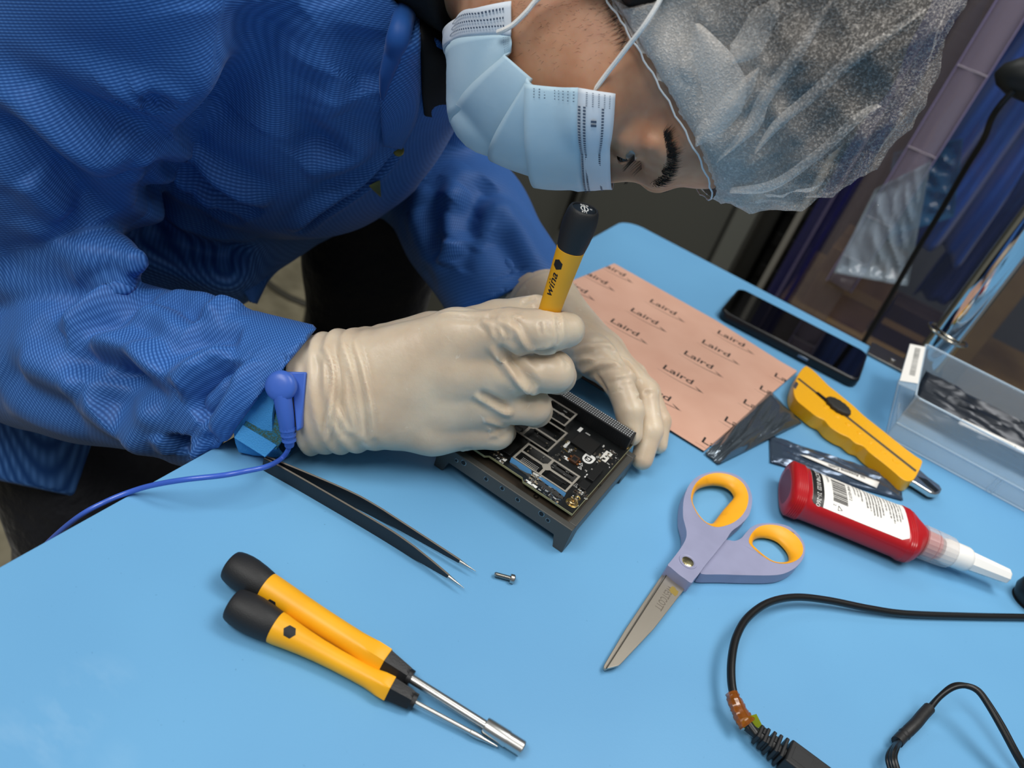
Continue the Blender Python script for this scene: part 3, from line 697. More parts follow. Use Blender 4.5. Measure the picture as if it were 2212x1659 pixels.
words = [(105, -166), (99.5, -203), (95.4, -242), (177.5, -154), (172.6, -188.5), (167.5, -226), (162.7, -268.5), (157.5, -312), (245.6, -176), (240.9, -213), (236, -250.5), (231.6, -292.5), (226.8, -338), (35.5, -144.5), (31, -181), (26.5, -219), (90, -284), (85, -325)]
for wx, wy in words:
    d = Vector((1, .03, 0)); M = mframe((wx - c[0], wy - c[1] - 3, zt + .02), d)
    t = text('printed_text', 'Laird', 12.2, INK, e, M, 0.02, 'LEFT', bold=.12, sx=1.22)
    sw = MB(); up, dn = [], []
    for k in range(15):
        s = k / 14; x = -3 + 46 * s; y = -8.2 - 1.9 * math.sin(s * PI) ** 1 + 1.2 * s
        w = .12 + .6 * s if s < .8 else .6 * (1 - s) * 5 + .1
        up.append((x, y + w, 0)); dn.append((x, y - w * .4, 0))
    v = up + dn; f = [(k, k + 1, 15 + k + 1, 15 + k) for k in range(14)]
    v += [(33, -3.2, 0), (43, -7.4, 0), (35, -5.0, 0), (38, -6.9, 0)]; f += [(30, 31, 32), (32, 31, 33)]
    sw.add([tuple(M @ Vector(p)) for p in v], f); s_ = sw.build('printed_swoosh', INK, e, smooth=False, recalc=False)
    clip_outline(t, loc); clip_outline(s_, loc)
def esd(name):
    m = mat(name, '5d6770', 0.2, 0.6, spec=.7); return m
ESD = esd('static_shield_film')
def plane_quad(pts, z): return [at(px, py, zz) for (px, py), zz in zip(pts, z)]
q = plane_quad(crop(1200, 540, .28926, [(1110, 1530), (1215, 1612), (1835, 1300), (1600, 1060)]), [.4, .5, .6, .4])
crumple('static_bag', q, ESD, 'crumpled silver static-shielding bag sticking out from under the pink sheets', 'bag', amp=9, seed=12, nx=40, ny=40, freq=.7, group='silver static-shielding bags')
q = plane_quad(crop(1500, 600, .32188, [(505, 1245), (1395, 1500), (1375, 1350), (500, 1062)]), [.4, .5, .5, .4])
bg2 = crumple('static_bag', q, mat('static_film_clear', '46566a', 0.18, 0.45, spec=.8), 'silver static-shielding bag with a white label strip, under the red bottle', 'bag', amp=4.5, seed=14, nx=40, ny=16, freq=1.1, group='silver static-shielding bags')
q = plane_quad(crop(1500, 600, .32188, [(705, 1188), (1222, 1412), (1240, 1372), (760, 1196)]), [4.2, 4.6, 5.2, 4.4])
st_ = crumple('label_strip', q, LAB, None, None, amp=.6, nx=12, ny=4, seed=3, parent=bg2)
a, b = at(1772, 1000, 5.6), at(1868, 1034, 5.6)
text('label_text', 'to Antenna Com', 4.6, INK, bg2, mframe((b[0], b[1] + 1, 5.9), a - b), .01, 'LEFT', bold=.03)
# ------------------------------------------------------------------ assembly fixture (anodised plate on four feet)
ANO = mat('anodised_grey', '4a4a47', 0.45, 0.2, bump=(250, .06, .1))
ANOT = mat('anodised_top', '54493d', 0.42, 0.5, var=(60, '413b34', .3, .7))
FX0, FX1, FY0, FY1, FZ = 98.5, 199.0, -530.0, -430.5, 20.5
fx = empty('assembly_fixture', ((FX0 + FX1) / 2, (FY0 + FY1) / 2, 0), label='dark grey metal fixture with threaded holes carrying the circuit board', cat='fixture')
fcx, fcy = (FX0 + FX1) / 2, (FY0 + FY1) / 2
def fxb(mb, name, m, par=fx, **kw):
    mb.v = [(x - fcx, y - fcy, z) for x, y, z in mb.v]; return mb.build(name, m, par, **kw)
fxb(MB().box(FX0 + 5, FX1 - 5, FY0 + 5, FY1 - 5, 12, FZ - 0.6), 'top_plate', ANOT, bevel=.4)
def portal(x0, x1, y0, y1, along):
    """beam with two feet: outline in the (s, z) plane extruded through its depth"""
    L_ = (x1 - x0) if along == 'x' else (y1 - y0)
    pts = [(0, 0), (7.0, 0), (9.5, 9.2), (L_ - 9.5, 9.2), (L_ - 7, 0), (L_, 0), (L_, FZ), (0, FZ)]
    d = (y1 - y0) if along == 'x' else (x1 - x0); n = len(pts); v = []
    for dd in (0, d):
        for s, z in pts: v.append((x0 + s, y0 + dd, z) if along == 'x' else (x0 + dd, y0 + s, z))
    f = [tuple(range(n)), tuple(range(n, 2 * n))[::-1]] + [(i, (i + 1) % n, n + (i + 1) % n, n + i) for i in range(n)]
    return MB().add(v, f)
fr = fxb(portal(FX0, FX1, FY0, FY0 + 5.2, 'x'), 'side_rail', ANO, bevel=.5)
fxb(portal(FX0, FX1, FY1 - 5.2, FY1, 'x'), 'side_rail', ANO, bevel=.5)
fxb(portal(FX1 - 5.2, FX1, FY0 + 5.2, FY1 - 5.2, 'y'), 'end_rail', ANO, bevel=.5)
fxb(portal(FX0, FX0 + 5.2, FY0 + 5.2, FY1 - 5.2, 'y'), 'end_rail', ANO, bevel=.5)
HOLE = mat('hole_dark', '090909', .6); CHAM = mat('hole_chamfer', '9a9a98', .25, 1.0)
for px, py, r in ((986, 994.7, 1.0), (1001.3, 999.7, 1.7), (1049.9, 1034.7, 1.3), (1084.8, 1055, 1.3), (1118.2, 1079.5, 1.3), (1169.6, 1110, 1.7), (1183.5, 1123.8, 1.2)):
    p = aty(px, py, FY0)
    h = fxb(MB().lathe([(FY0 - .12, r), (FY0 - .02, r + .35)], 18, 'y', (p[0], 0, p[2]), caps=False), 'threaded_hole', CHAM, fr)
    fxb(MB().lathe([(FY0 - .05, r), (FY0 - .04, .01)], 18, 'y', (p[0], 0, p[2]), caps=False), 'hole_bore', HOLE, fr)
for x, y in ((118, -522), (168, -522.5), (193, -480)):
    fxb(MB().lathe([(FZ + .05, 1.7), (FZ + .12, 1.2), (FZ + .06, 1.1)], 18, 'z', (x, y, 0), caps=False), 'threaded_hole', CHAM)
BRASS = mat('brass', 'b8a074', .3, 1.0)
STND = mat('standoff_steel', 'b5a793', .25, 1.0)
for x, y in ((188.6, -515), (107, -518), (188.6, -436), (107, -436)):
    fxb(MB().lathe([(FZ - 1, 2.6), (24.3, 2.6)], 6, 'z', (x, y, 0)), 'standoff', STND, bevel=.2)

# ------------------------------------------------------------------ circuit board with shielding frames
PCBM = mat('pcb_black', '0d0f10', 0.35, var=(120, '141718', .4, .7)); PEDGE = mat('pcb_edge', '8d8a66', 0.5)
SIL = WINK; GOLD = mat('pcb_gold', 'c9ae6b', .25, 1.0); SOLD = mat('solder', 'b9b9b5', .25, 1.0); CHIP = mat('chip_black', '141516', .35)
PZ = 26.0
pb = empty('circuit_board', (147, -477, 24.4), label='black circuit board with three metal shielding frames, on the grey fixture', cat='circuit board')
def pbb(mb, name, m, par=pb, **kw):
    mb.v = [(x - 147, y + 477, z - 24.4) for x, y, z in mb.v]; return mb.build(name, m, par, **kw)
outl = [(193.6, -523.6), (193.6, -430), (101, -430), (101, -523.6), (127.5, -523.6), (129.5, -521.2), (155, -521.2), (157, -523.6)]
pbb(MB().prism(outl, 24.4, PZ - .05), 'board_core', PEDGE, bevel=.1)
pbb(MB().prism([(147 + (x - 147) * .995, -477 + (y + 477) * .995) for x, y in outl], PZ - .06, PZ), 'board', PCBM)
SHM = mat('shield_nickel', 'b4aea3', .4, 0.45); SHW = mat('shield_wall_nickel', 'd8d8d6', .12, 1.0)
def shield(x0, x1, y0, y1, h, nx_=2, ny_=2):
    s = pbb(MB().box(x0, x1, y0, y0 + .35, PZ, PZ + h).box(x0, x1, y1 - .35, y1, PZ, PZ + h).box(x0, x0 + .35, y0, y1, PZ, PZ + h).box(x1 - .35, x1, y0, y1, PZ, PZ + h), 'shield_wall', SHW, smooth=False)
    w = 1.7; z0, z1 = PZ + h - .3, PZ + h; t = MB()
    cx, cy = (x0 + x1) / 2, (y0 + y1) / 2
    t.ring([(x0, y0), (x1, y0), (x1, y1), (x0, y1)], [(x0 + w, y0 + w), (x1 - w, y0 + w), (x1 - w, y1 - w), (x0 + w, y1 - w)], z0, z1)
    t.box(cx - .9, cx + .9, y0 + w, y1 - w, z0 + .01, z1 - .01); t.box(x0 + w, x1 - w, cy - .9, cy + .9, z0 + .02, z1 - .02)
    t.lathe([(z0, 3.1), (z1, 3.1)], 8, 'z', (cx, cy, 0), ph=PI / 8)
    o = pbb(t, 'shield_frame', SHM, bevel=.12)
    for k in range(4):
        xx = x0 + (x1 - x0) * (.16 + k * .225); pbb(MB().box(xx - .7, xx + .7, y0 - .06, y0 + .05, PZ + h - 1.5, PZ + h - .9), 'wall_slot', HOLE, s, smooth=False)
    return o
shield(142, 183, -516.5, -495.5, 5.2); shield(113.5, 156.5, -493.5, -464.5, 5.2); shield(108, 151.5, -460.8, -440.2, 5.2)
BLUEP = mat('blue_patch', '6aa9dc', .3)  # thin jagged blue patches laid on the front shield wall
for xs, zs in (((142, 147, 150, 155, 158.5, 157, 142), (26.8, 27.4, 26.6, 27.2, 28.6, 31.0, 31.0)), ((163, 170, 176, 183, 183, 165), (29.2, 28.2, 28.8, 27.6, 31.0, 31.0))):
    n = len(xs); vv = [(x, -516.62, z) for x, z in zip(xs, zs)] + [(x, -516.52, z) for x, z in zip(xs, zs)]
    pbb(MB().add(vv, [tuple(range(n)), tuple(range(n, 2 * n))[::-1]] + [(i, (i + 1) % n, n + (i + 1) % n, n + i) for i in range(n)]), 'blue_wall_patch', BLUEP, smooth=False)
# chips, passives, connectors on the board
rp = random.Random(21)
def chip(x0, x1, y0, y1, h, m=CHIP, name='chip', bv=.15): return pbb(MB().box(x0, x1, y0, y1, PZ, PZ + h), name, m, bevel=bv)
chip(160.5, 177, -466.5, -450.5, 1.6)
c_ = chip(182.4, 187.4, -463.5, -451.5, .06, mat('chip_label', 'd9d7cf', .5), 'chip_label')
for k in range(3): pbb(MB().box(184.2, 185.6, -462 + k * 4, -460.6 + k * 4, PZ + .06, PZ + .1), 'label_square', HOLE, c_, smooth=False)
for x0, x1, y0, y1 in ((144, 160, -513, -503), (164, 176, -514, -505), (165, 178, -505, -498), (118, 131, -489, -481), (138, 151, -490, -481), (137, 150, -476, -468), (112, 126, -457, -450), (132, 146, -458, -452)): chip(x0, x1, y0, y1, .9)
for x0, x1, y0, y1, h in ((128, 139, -512, -500, 1.8), (184.5, 190, -489, -473, 2.0), (184, 190, -500, -492, 1.6), (104, 112, -516, -508, 4.5), (114, 124, -517, -508, 1.2)): chip(x0, x1, y0, y1, h)
chip(168.5, 173.5, -483, -476, 1.6, mat('brown_relay', '4a2f1c', .5)); chip(169.3, 172.7, -481.5, -477.5, 1.8, CHIP)
for x, y in ((167.6, -481.5), (167.6, -478), (174.4, -481.5), (174.4, -478)): chip(x - .7, x + .7, y - .8, y + .8, .8, mat('copper_pad', 'a5683a', .35, .9), 'contact_pad')
pas = []
zones = [(158, 182, -523, -518, 22), (184, 193, -507, -500, 16), (129, 140, -520.6, -514, 18), (158, 167, -494, -470, 18), (178, 192, -470, -448, 26), (144, 181, -514, -497, 26), (115, 155, -492, -466, 26), (110, 150, -459, -442, 22), (186, 192, -520, -508, 8), (104, 127, -506, -496, 14)]
pm = {k: (MB(), MB()) for k in range(3)}
for x0, x1, y0, y1, n in zones:
    for k in range(n):
        x, y = rp.uniform(x0, x1), rp.uniform(y0, y1); l, w = rp.choice(((1.6, .8), (1.0, .5), (2.0, 1.2)))
        if rp.random() < .5: l, w = w, l
        b, e_ = pm[rp.randrange(3)]
        b.box(x - l / 2, x + l / 2, y - w / 2, y + w / 2, PZ + .01, PZ + .6)
        if l > w:
            for s in (-1, 1): e_.box(x + s * l / 2 - .22, x + s * l / 2 + .22, y - w / 2 - .05, y + w / 2 + .05, PZ + .01, PZ + .65)
        else:
            for s in (-1, 1): e_.box(x - w / 2 * 0 - l / 2 - .05, x + l / 2 + .05, y + s * w / 2 - .22, y + s * w / 2 + .22, PZ + .01, PZ + .65)
for k, c in ((0, '3a2c20'), (1, '9a8a70'), (2, '161616')):
    o = pbb(pm[k][0], 'small_component', mat('passive%d' % k, c, .5), smooth=False); o['kind'] = 'stuff'
    o = pbb(pm[k][1], 'solder_joint', SOLD, smooth=False); o['kind'] = 'stuff'
# mounting screws and gold pads, round solder points
for x, y in ((188.6, -515), (188.6, -436), (107, -518)):
    pbb(MB().lathe([(PZ + .02, 4.1), (PZ + .06, 4.0)], 28, 'z', (x, y, 0)), 'gold_pad', GOLD)
    s = pbb(MB().lathe([(PZ + .06, 2.7), (PZ + 1.4, 2.6), (PZ + 1.7, 2.2), (PZ + 1.7, 1.2), (PZ + .9, 1.1), (PZ + .9, .01)], 28, 'z', (x, y, 0)), 'mounting_screw', BRASS, angle=30)
pbb(MB().lathe([(PZ + .02, 2.0), (PZ + .12, 1.9), (PZ + .12, 1.0), (PZ + .05, .9)], 24, 'z', (189.4, -508.6, 0), caps=False), 'gold_ring', GOLD)
for x, y, r in ((184, -477.5, 1.1), (181.5, -482, 1.1), (191.5, -466, .6)): pbb(MB().lathe([(PZ, r), (PZ + .5, r * .85), (PZ + .8, .05)], 16, 'z', (x, y, 0)), 'solder_point', SOLD)
for x, y in ((161, -475), (163, -475.5), (166, -468), (166.4, -471.2), (158.5, -468), (158.7, -466)): pbb(MB().prism(rrect(.9, .55, .5, 3), 0, .12).xf(Matrix.Translation((x, y, PZ))), 'gold_pad', GOLD)
# silkscreen: crest, warning triangles, boxes, lettering
cr = []
for k in range(25):
    a = k / 24; cr.append((-3.9 + 7.8 * a, 4.6 + .6 * math.sin(a * PI)))
for k in range(17):
    a = -k / 16 * PI; cr.append((3.9 * math.cos(a), -.6 + 4.6 * math.sin(a)))
cx, cy = 177.2, -469.8
R_ = Matrix.Rotation(math.radians(0), 4, 'Z')
pbb(MB().prism([tuple((R_ @ Vector((x, y, 0)))[:2]) for x, y in cr], 0, .03).xf(Matrix.Translation((cx, cy, PZ))), 'silkscreen_crest', SIL, smooth=False)
ci = [(x * .62, y * .5 - .6) for x, y in cr]
pbb(MB().prism(ci, 0, .05).xf(Matrix.Translation((cx, cy, PZ))), 'crest_field', PCBM, smooth=False)
pbb(MB().prism([(1.1 * math.cos(a) + .3, 1.3 * math.sin(a) - .3) for a in np.linspace(0, 2 * PI, 14, endpoint=False)], 0, .07).prism([(-1.6, -2.0), (.9, -2.4), (1.1, -1.1), (-.4, -.4)], 0, .07).prism([(-1.5, .3), (-.9, .2), (-.8, 1.0), (-1.4, 1.2)], 0, .07).xf(Matrix.Translation((cx, cy, PZ))), 'crest_figure', SIL, smooth=False)
def ptext(s, x, y, size, rz=0.0, bold=.03, m=SIL):
    t = text('silkscreen_text', s, size, m, pb, Matrix.Translation((x - 147, y + 477, PZ + .02 - 24.4)) @ Matrix.Rotation(rz, 4, 'Z'), 0.0, 'LEFT', bold=bold); return t
def sbox(x0, x1, y0, y1):
    pbb(MB().box(x0, x1, y0, y1, PZ + .005, PZ + .03), 'silkscreen_box', SIL, smooth=False)
for x, y in ((176.2, -479), (177.2, -482.6)):
    o_ = [(x + 1.9 * math.cos(a), y + 1.9 * math.sin(a)) for a in (PI / 2, PI / 2 + 2.094, PI / 2 + 4.189)]; i_ = [(x + 1.2 * math.cos(a), y + 1.2 * math.sin(a)) for a in (PI / 2, PI / 2 + 2.094, PI / 2 + 4.189)]
    pbb(MB().ring(o_, i_, PZ + .005, PZ + .03), 'warning_triangle', SIL, smooth=False)
for b in ((157.5, 166, -522.6, -520.4), (183.3, 187, -485.5, -483.8), (183.3, 187, -488.2, -486.5), (157.6, 160, -450, -444.5), (158.6, 160.6, -473.5, -465), (164, 168.5, -483.5, -480.5), (136.5, 139.5, -520.4, -515)): sbox(*b)
for s, x, y, z_ in (('GPS1', 183.5, -484.6, 1.5), ('GPS2', 183.5, -487.3, 1.5), ('USB-C J4', 158, -521.5, 1.8)): ptext(s, x, y, z_, m=INK)
for s, x, y, z_ in (('5', 130.5, -506, 3), ('E', 130, -501.5, 3), ('21 08 88', 181, -456, 1.7), ('HW 2.1', 181, -459.5, 1.7), ('TX RX', 181, -462.5, 1.7), ('SDA', 190, -453, 1.4), ('SPI CAN', 184, -449, 1.4), ('CSP LOTAG', 146, -505, 2.0), ('ADIS', 163, -447, 1.8), ('U12 R5', 160, -497, 1.5), ('JTAG', 177, -520.5, 1.6), ('C41 C42', 168, -519, 1.4), ('R7', 192.2, -505, 2.0)): ptext(s, x, y, z_, rp.choice((0, 0, 0)))
for k in range(46):
    x0, x1, y0, y1, n = zones[k % 10]; ptext(''.join(rp.choice('RCULJPT0123456789') for _ in range(rp.choice((2, 3, 4)))), rp.uniform(x0, x1 - 2), rp.uniform(y0, y1), rp.choice((1.2, 1.5, 1.9)), rp.choice((0, 0, PI / 2)), .04)
dots = MB()
for k in range(5):
    for j in range(12):
        x, y = 146 + j * 1.05, -512.3 + k * 1.5; dots.box(x, x + .6, y, y + .45, PZ + .91, PZ + .93)
o = pbb(dots, 'chip_marking', SIL, smooth=False); o['kind'] = 'stuff'
# stacking header: black block with four rows of sockets
hdr = pbb(MB().box(104, 192, -440.0, -430.4, PZ, PZ + 10.8), 'stacking_header', mat('header_black', '101214', .6), bevel=.2)
pin = MB()
for r_ in range(4):
    for k in range(52):
        x = 106 + k * 1.64; y = -438.6 + r_ * 2.25; pin.box(x, x + .8, y, y + .9, PZ + 10.8, PZ + 10.9)
o = pbb(pin, 'socket_contact', mat('contact_grey', 'c9cdd0', .4, .1), hdr, smooth=False); o['kind'] = 'stuff'
rib = MB()
for k in range(52): rib.box(105.4 + k * 1.64, 106.0 + k * 1.64, -440.25, -440, PZ + .4, PZ + 10)
o = pbb(rib, 'header_rib', mat('header_black'), hdr, smooth=False); o['kind'] = 'stuff'

# ------------------------------------------------------------------ clear plastic bin
BINM = mat('clear_bin_plastic', 'b9cfe0', 0.16, spec=.6, alpha=0.32)
BINE = mat('bin_edge', 'c7dcec', 0.2, spec=.6, alpha=0.7)
bn = empty('plastic_bin', (357, -176, 0), math.radians(1.5), label='clear plastic parts bin with a white barcode label on its end', cat='bin')
BW, BH, BLn = 128, 48, 360
MB().box(2, BLn, 2, BW - 2, 0.5, 1.8).build('base', BINM, bn, bevel=.3)
def wall(pts, nm='wall'): return MB().prism(pts, 0, 1).build(nm, BINM, bn)
MB().box(0, BLn, 0, 1.4, 0.5, BH - .8).build('near_wall', BINM, bn, bevel=.3); MB().box(0, BLn, BW - 1.4, BW, 0.5, BH - .8).build('far_wall', BINM, bn, bevel=.3)
MB().box(0, 1.4, 1.4, BW - 1.4, 0.5, BH - .8).build('end_wall', BINM, bn, bevel=.3)
MB().tube([(BLn, -.2, BH), (3, -.2, BH), (0, 3, BH), (0, BW - 3, BH), (3, BW, BH), (BLn, BW, BH)], 1.0, 8).build('rim', BINE, bn)
MB().tube([(BLn, -1, 18), (0, -1, 18), (-1, BW * .3, 18)], .8, 6).build('ledge', BINE, bn)
MB().tube([(BLn, -.5, .8), (0, -.5, .8), (-.3, BW, .8)], .8, 6).build('base_edge', BINE, bn)
for x in (92, 96): MB().box(x, x + 1, -1.2, 0, 1, 18).build('rib', BINE, bn, smooth=False)
tabp = [(-15.5, 16, 44.5), (0, 10, 48.5), (0, 118, 48.5), (-14, 118, 44.5)]
tb_ = MB().add([(x, y, z) for x, y, z in tabp] + [(x, y, z - 1) for x, y, z in tabp], [(0, 1, 2, 3), (7, 6, 5, 4), (0, 4, 5, 1), (1, 5, 6, 2), (2, 6, 7, 3), (3, 7, 4, 0)]).build('label_tab', BINM, bn, bevel=.3)
lp = [(-15, 22, 44.9), (-.6, 26, 48.7), (-.6, 117, 48.7), (-13.8, 116, 45.0)]
lbp = MB().add([(x, y, z) for x, y, z in lp] + [(x, y, z + .25) for x, y, z in lp], [(3, 2, 1, 0), (4, 5, 6, 7), (0, 1, 5, 4), (1, 2, 6, 5), (2, 3, 7, 6), (3, 0, 4, 7)]).build('barcode_label', LAB, bn, smooth=False)
bx = MB(); y_ = 40.0
while y_ < 108:
    w = rp.choice((.6, .6, 1.2, 1.8)); bx.add([(-9.0, y_, 46.75), (-4.2, y_, 48.0), (-4.2, y_ + w, 48.0), (-9.0, y_ + w, 46.75)], [(0, 1, 2, 3)]); y_ += w + rp.choice((.7, .7, 1.3))
bx.build('barcode', mat('grey_ink', '6b6b68', .6), lbp, smooth=False)
# things in the bin
crumple('static_bag', [(366, -118, 4), (700, -108, 4), (700, -62, 22), (366, -66, 28)], mat('dark_static_film', '1b222c', .3, .25, spec=.5), 'dark static-shielding bag folded inside the clear bin', 'bag', amp=12, seed=31, nx=60, ny=22, freq=1.5, group='silver static-shielding bags')
q = [(408, -122, 21), (470, -116, 22), (471, -108, 24), (410, -113, 23)]
ls = crumple('paper_strip', q, LAB, 'narrow white paper strip lettered in black, on the dark bag in the bin', 'paper strip', amp=1.2, seed=5, nx=16, ny=4)
text('label_text', 'ASSEMBLE', 4.6, INK, ls, mframe((440, -118, 24.4), (62, 5, 1.2)), .01, 'LEFT', bold=.03)

# ------------------------------------------------------------------ chrome pole clamped to the far edge
CHR = mat('chrome', 'd5d8da', 0.06, 1.0)
po = empty('chrome_pole', (374, 20, -60), label='chrome pole clamped to the far edge of the bench behind the bin', cat='pole')
MB().lathe([(-0, 16), (900, 16)], 40, 'z').build('tube', CHR, po)
MB().box(-60, 16, -48, -14, 60.3, 63.5).build('clamp_plate', mat('clamp_steel', '77736c', .3, .9), po, bevel=.6)
MB().box(-20, 20, -15, 20, 20, 62).build('clamp_block', mat('clamp_dark', '3b3a38', .4, .8), po, bevel=2)
MB().lathe([(60.3 + 3.2, 3.4), (60.3 + 5.4, 3.4)], 6, 'z', (-34, -36, 0)).build('clamp_bolt', STEEL, po, bevel=.3)
rg = MB().tube([(21.5 * math.cos(a), 21.5 * math.sin(a), 103 + 2.5 * math.cos(a + 2.2)) for a in np.linspace(0, 1.86 * PI, 40)], 1.5, 8)
rg.build('split_ring', mat('ring_steel', 'c9c2b2', .2, 1.0), None).location = (0, 0, 0)
ro = bpy.data.objects['split_ring']; ro.location = Vector((374, 20, -60)) * MM; tag(ro, 'open steel ring around the foot of the chrome pole', 'ring')

# ------------------------------------------------------------------ cables on the mat
CAB = mat('cable_black', '121314', 0.38, bump=(400, .2, .2))
def cabpts(pts): return smoothpts([at(px, py, z) for px, py, z in pts], 8)
us = empty('usb_cable', at(1640, 1590, 0), label='black cable with a ribbed plug and amber tape, curving across the mat', cat='cable')
U0 = at(1640, 1590, 0)
def usb(mb, name, m, par=us, **kw):
    mb.v = [(x - U0[0], y - U0[1], z) for x, y, z in mb.v]; return mb.build(name, m, par, **kw)
ca = [(2330, 1337, 3), (2212, 1333, 3), (2100, 1331, 3), (1960, 1326, 3.5), (1880, 1315, 5), (1790, 1297, 7), (1720, 1290, 9), (1662, 1301, 11), (1617, 1332, 12), (1592, 1372, 13), (1581, 1420, 13), (1580, 1470, 12), (1588, 1510, 11), (1606, 1548, 9), (1632, 1585, 7.5)]
usb(MB().tube(cabpts(ca), 2.35, 12), 'cord', CAB)
KAP = mat('amber_tape', '8a4a06', .12, spec=.8, alpha=.78); KAG = mat('green_tape_tip', 'a3b40c', .3, alpha=.85)
kp = cabpts([(1580, 1497, 11.5), (1590, 1520, 11), (1602, 1545, 10), (1615, 1565, 9)]); rk_ = random.Random(4)
rr = []
for i, p in enumerate(kp):
    n_ = 12; t = np.array(kp[min(i + 1, len(kp) - 1)]) - np.array(kp[max(i - 1, 0)]); t /= np.linalg.norm(t); s = np.cross(t, (0, 0, 1)); s /= np.linalg.norm(s); u = np.cross(s, t)
    w = 3.4 + 2.6 * i / len(kp); rr.append([tuple(p + s * (w * math.cos(a) * rk_.uniform(.9, 1.12)) + u * (3.1 * math.sin(a) * rk_.uniform(.9, 1.1))) for a in np.linspace(0, 2 * PI, n_, endpoint=False)])
usb(MB().loft(rr, caps=False), 'amber_tape', KAP, angle=12)
gp = [at(px, py, z) for px, py, z in ((1602, 1552, 12), (1634, 1542, 12), (1646, 1566, 8), (1636, 1574, 5), (1618, 1582, 3), (1606, 1570, 4))]
usb(MB().add(gp + [g_ - np.array((0, 0, .4)) for g_ in gp], [(0, 1, 2, 3, 4, 5), (11, 10, 9, 8, 7, 6)] + [(i, (i + 1) % 6, 6 + (i + 1) % 6, 6 + i) for i in range(6)]), 'tape_tip', KAG, angle=10)
pp0, pp1 = at(1628, 1580, 7), at(1745, 1668, 7); Mp = mframe(pp0, (pp1 - pp0) * np.array((1, 1, 0)), (0.25, 0, 1))
PLG = mat('plug_black', '1b1c1e', .5, bump=(900, .25, .2))
def plug(mb, name, m, **kw): return usb(mb.xf(Mp), name, m, **kw)
plug(MB().lathe([(-4, 2.6), (18, 3.4)], 14), 'strain_core', PLG)
for k in range(5):
    w = 4.3 + k * .55; h = 3.8 + k * .3
    plug(MB().box(1.5 + k * 3.3, 3.4 + k * 3.3, -w, w, -h, h), 'strain_rib', PLG, bevel=.5)
for k in range(4): plug(MB().box(3.4 + k * 3.3, 4.9 + k * 3.3, (-4 if k % 2 else 0), (0 if k % 2 else 4), -3.6, 3.6), 'strain_bridge', PLG, bevel=.3)
plug(MB().box(17.5, 62, -7.4, 7.4, -5.6, 5.6), 'plug_body', PLG, bevel=1.0)
plug(MB().box(20, 30, -4.2, 4.2, 5.55, 5.75), 'plug_recess', mat('plug_recess', '232426', .6), bevel=.1)
# second cable: pair of wires in heat-shrink, fanning into loose wires
hc = empty('wire_cable', at(1975, 1565, 0), label='black twin wire with a heat-shrink sleeve, rising in a loop near the camera', cat='cable')
H0 = at(1975, 1565, 0)
def hcb(mb, name, m, **kw):
    mb.v = [(x - H0[0], y - H0[1], z) for x, y, z in mb.v]; return mb.build(name, m, hc, **kw)
for off in (-5, 5):
    pts = [(1990, 1548, 9), (2006, 1532 + off * .3, 10), (2030, 1505, 16), (2058, 1484 + off * .3, 22), (2085, 1481, 26), (2112, 1492 - off * .3, 27), (2135, 1522 - off * .6, 25), (2165, 1572 - off * 1.0, 21), (2195, 1628 - off, 16), (2225, 1680 - off, 10), (2260, 1740 - off, 5)]
    hcb(MB().tube(cabpts(pts), 1.65, 10), 'wire', CAB)
SHR = mat('heat_shrink', '1e1e1f', .5, bump=(120, .5, 1.0))
hcb(MB().tube(cabpts([(1938, 1603, 6), (1950, 1590, 6.5), (1965, 1576, 8), (1980, 1561, 9), (1993, 1545, 9.5), (2007, 1530, 10)]), [3.3] * 8 + [3.0, 3.2, 3.5, 3.2, 3.3, 3.1] + [3.3] * 27, 14), 'heat_shrink_sleeve', SHR)
for k, (dx, dz) in enumerate(((0, 3), (5, 5), (9, 6), (14, 4))):
    hcb(MB().tube(cabpts([(1945 + k, 1597, 6), (1928 + dx * .8, 1614, 6 + dz), (1917 + dx * 1.2, 1636, 6 + dz), (1922 + dx * 1.3, 1662, 4 + dz), (1934 + dx * 1.3, 1700, 3 + dz * .3)]), 1.2, 8), 'wire', CAB)
# black rounded cable end at the bench's right side
kb = empty('desk_puck', at(2222, 1300, 0), label='black rounded puck half out of view beside the long black cable', cat='puck')
MB().lathe([(0, 9), (1, 12), (8, 14.5), (15, 13.5), (20, 9.5), (22, 3)], 28, 'z').build('body', mat('puck_black', '101112', .4), kb)
MB().lathe([(.0, 12.6), (1.2, 12.9), (1.4, 12.2)], 28, 'z').build('foot_ring', DARKP, kb)

# ------------------------------------------------------------------ black lamp head with its cord, hanging at the far right
lh0 = atd(2235, 172, 800)
lh = empty('lamp_head', lh0, label='black rounded lamp head on an arm above the chrome pole', cat='lamp')
n_ = 28; rr = []
for t, r in ((0, .05), (.06, .45), (.2, .78), (.45, 1), (.7, .95), (.88, .7), (.97, .4), (1, .05)):
    rr.append([(-38 + 90 * t, 27 * r * math.cos(a), 24 * r * math.sin(a)) for a in np.linspace(0, 2 * PI, n_, endpoint=False)])
MB().loft(rr).xf(Matrix.Rotation(math.radians(-12), 4, 'Y')).build('shade', mat('lamp_black', '15191a', .45), lh)
MB().tube([tuple(np.array((45, 0, 10))), (120, 20, 60), (200, 40, 160)], 6, 12).build('arm', mat('lamp_black'), lh)
cp_ = smoothpts([atd(px, py, d * 1000) - lh0 for px, py, d in ((2190, 196, .80), (2165, 222, .81), (2142, 256, .83), (2125, 300, .86), (2085, 365, .90), (2030, 460, .95), (1975, 550, .99), (1915, 655, 1.03), (1868, 735, 1.06), (1830, 800, 1.08))], 6)
MB().tube(cp_, 3.4, 10).build('cord', CAB, lh)
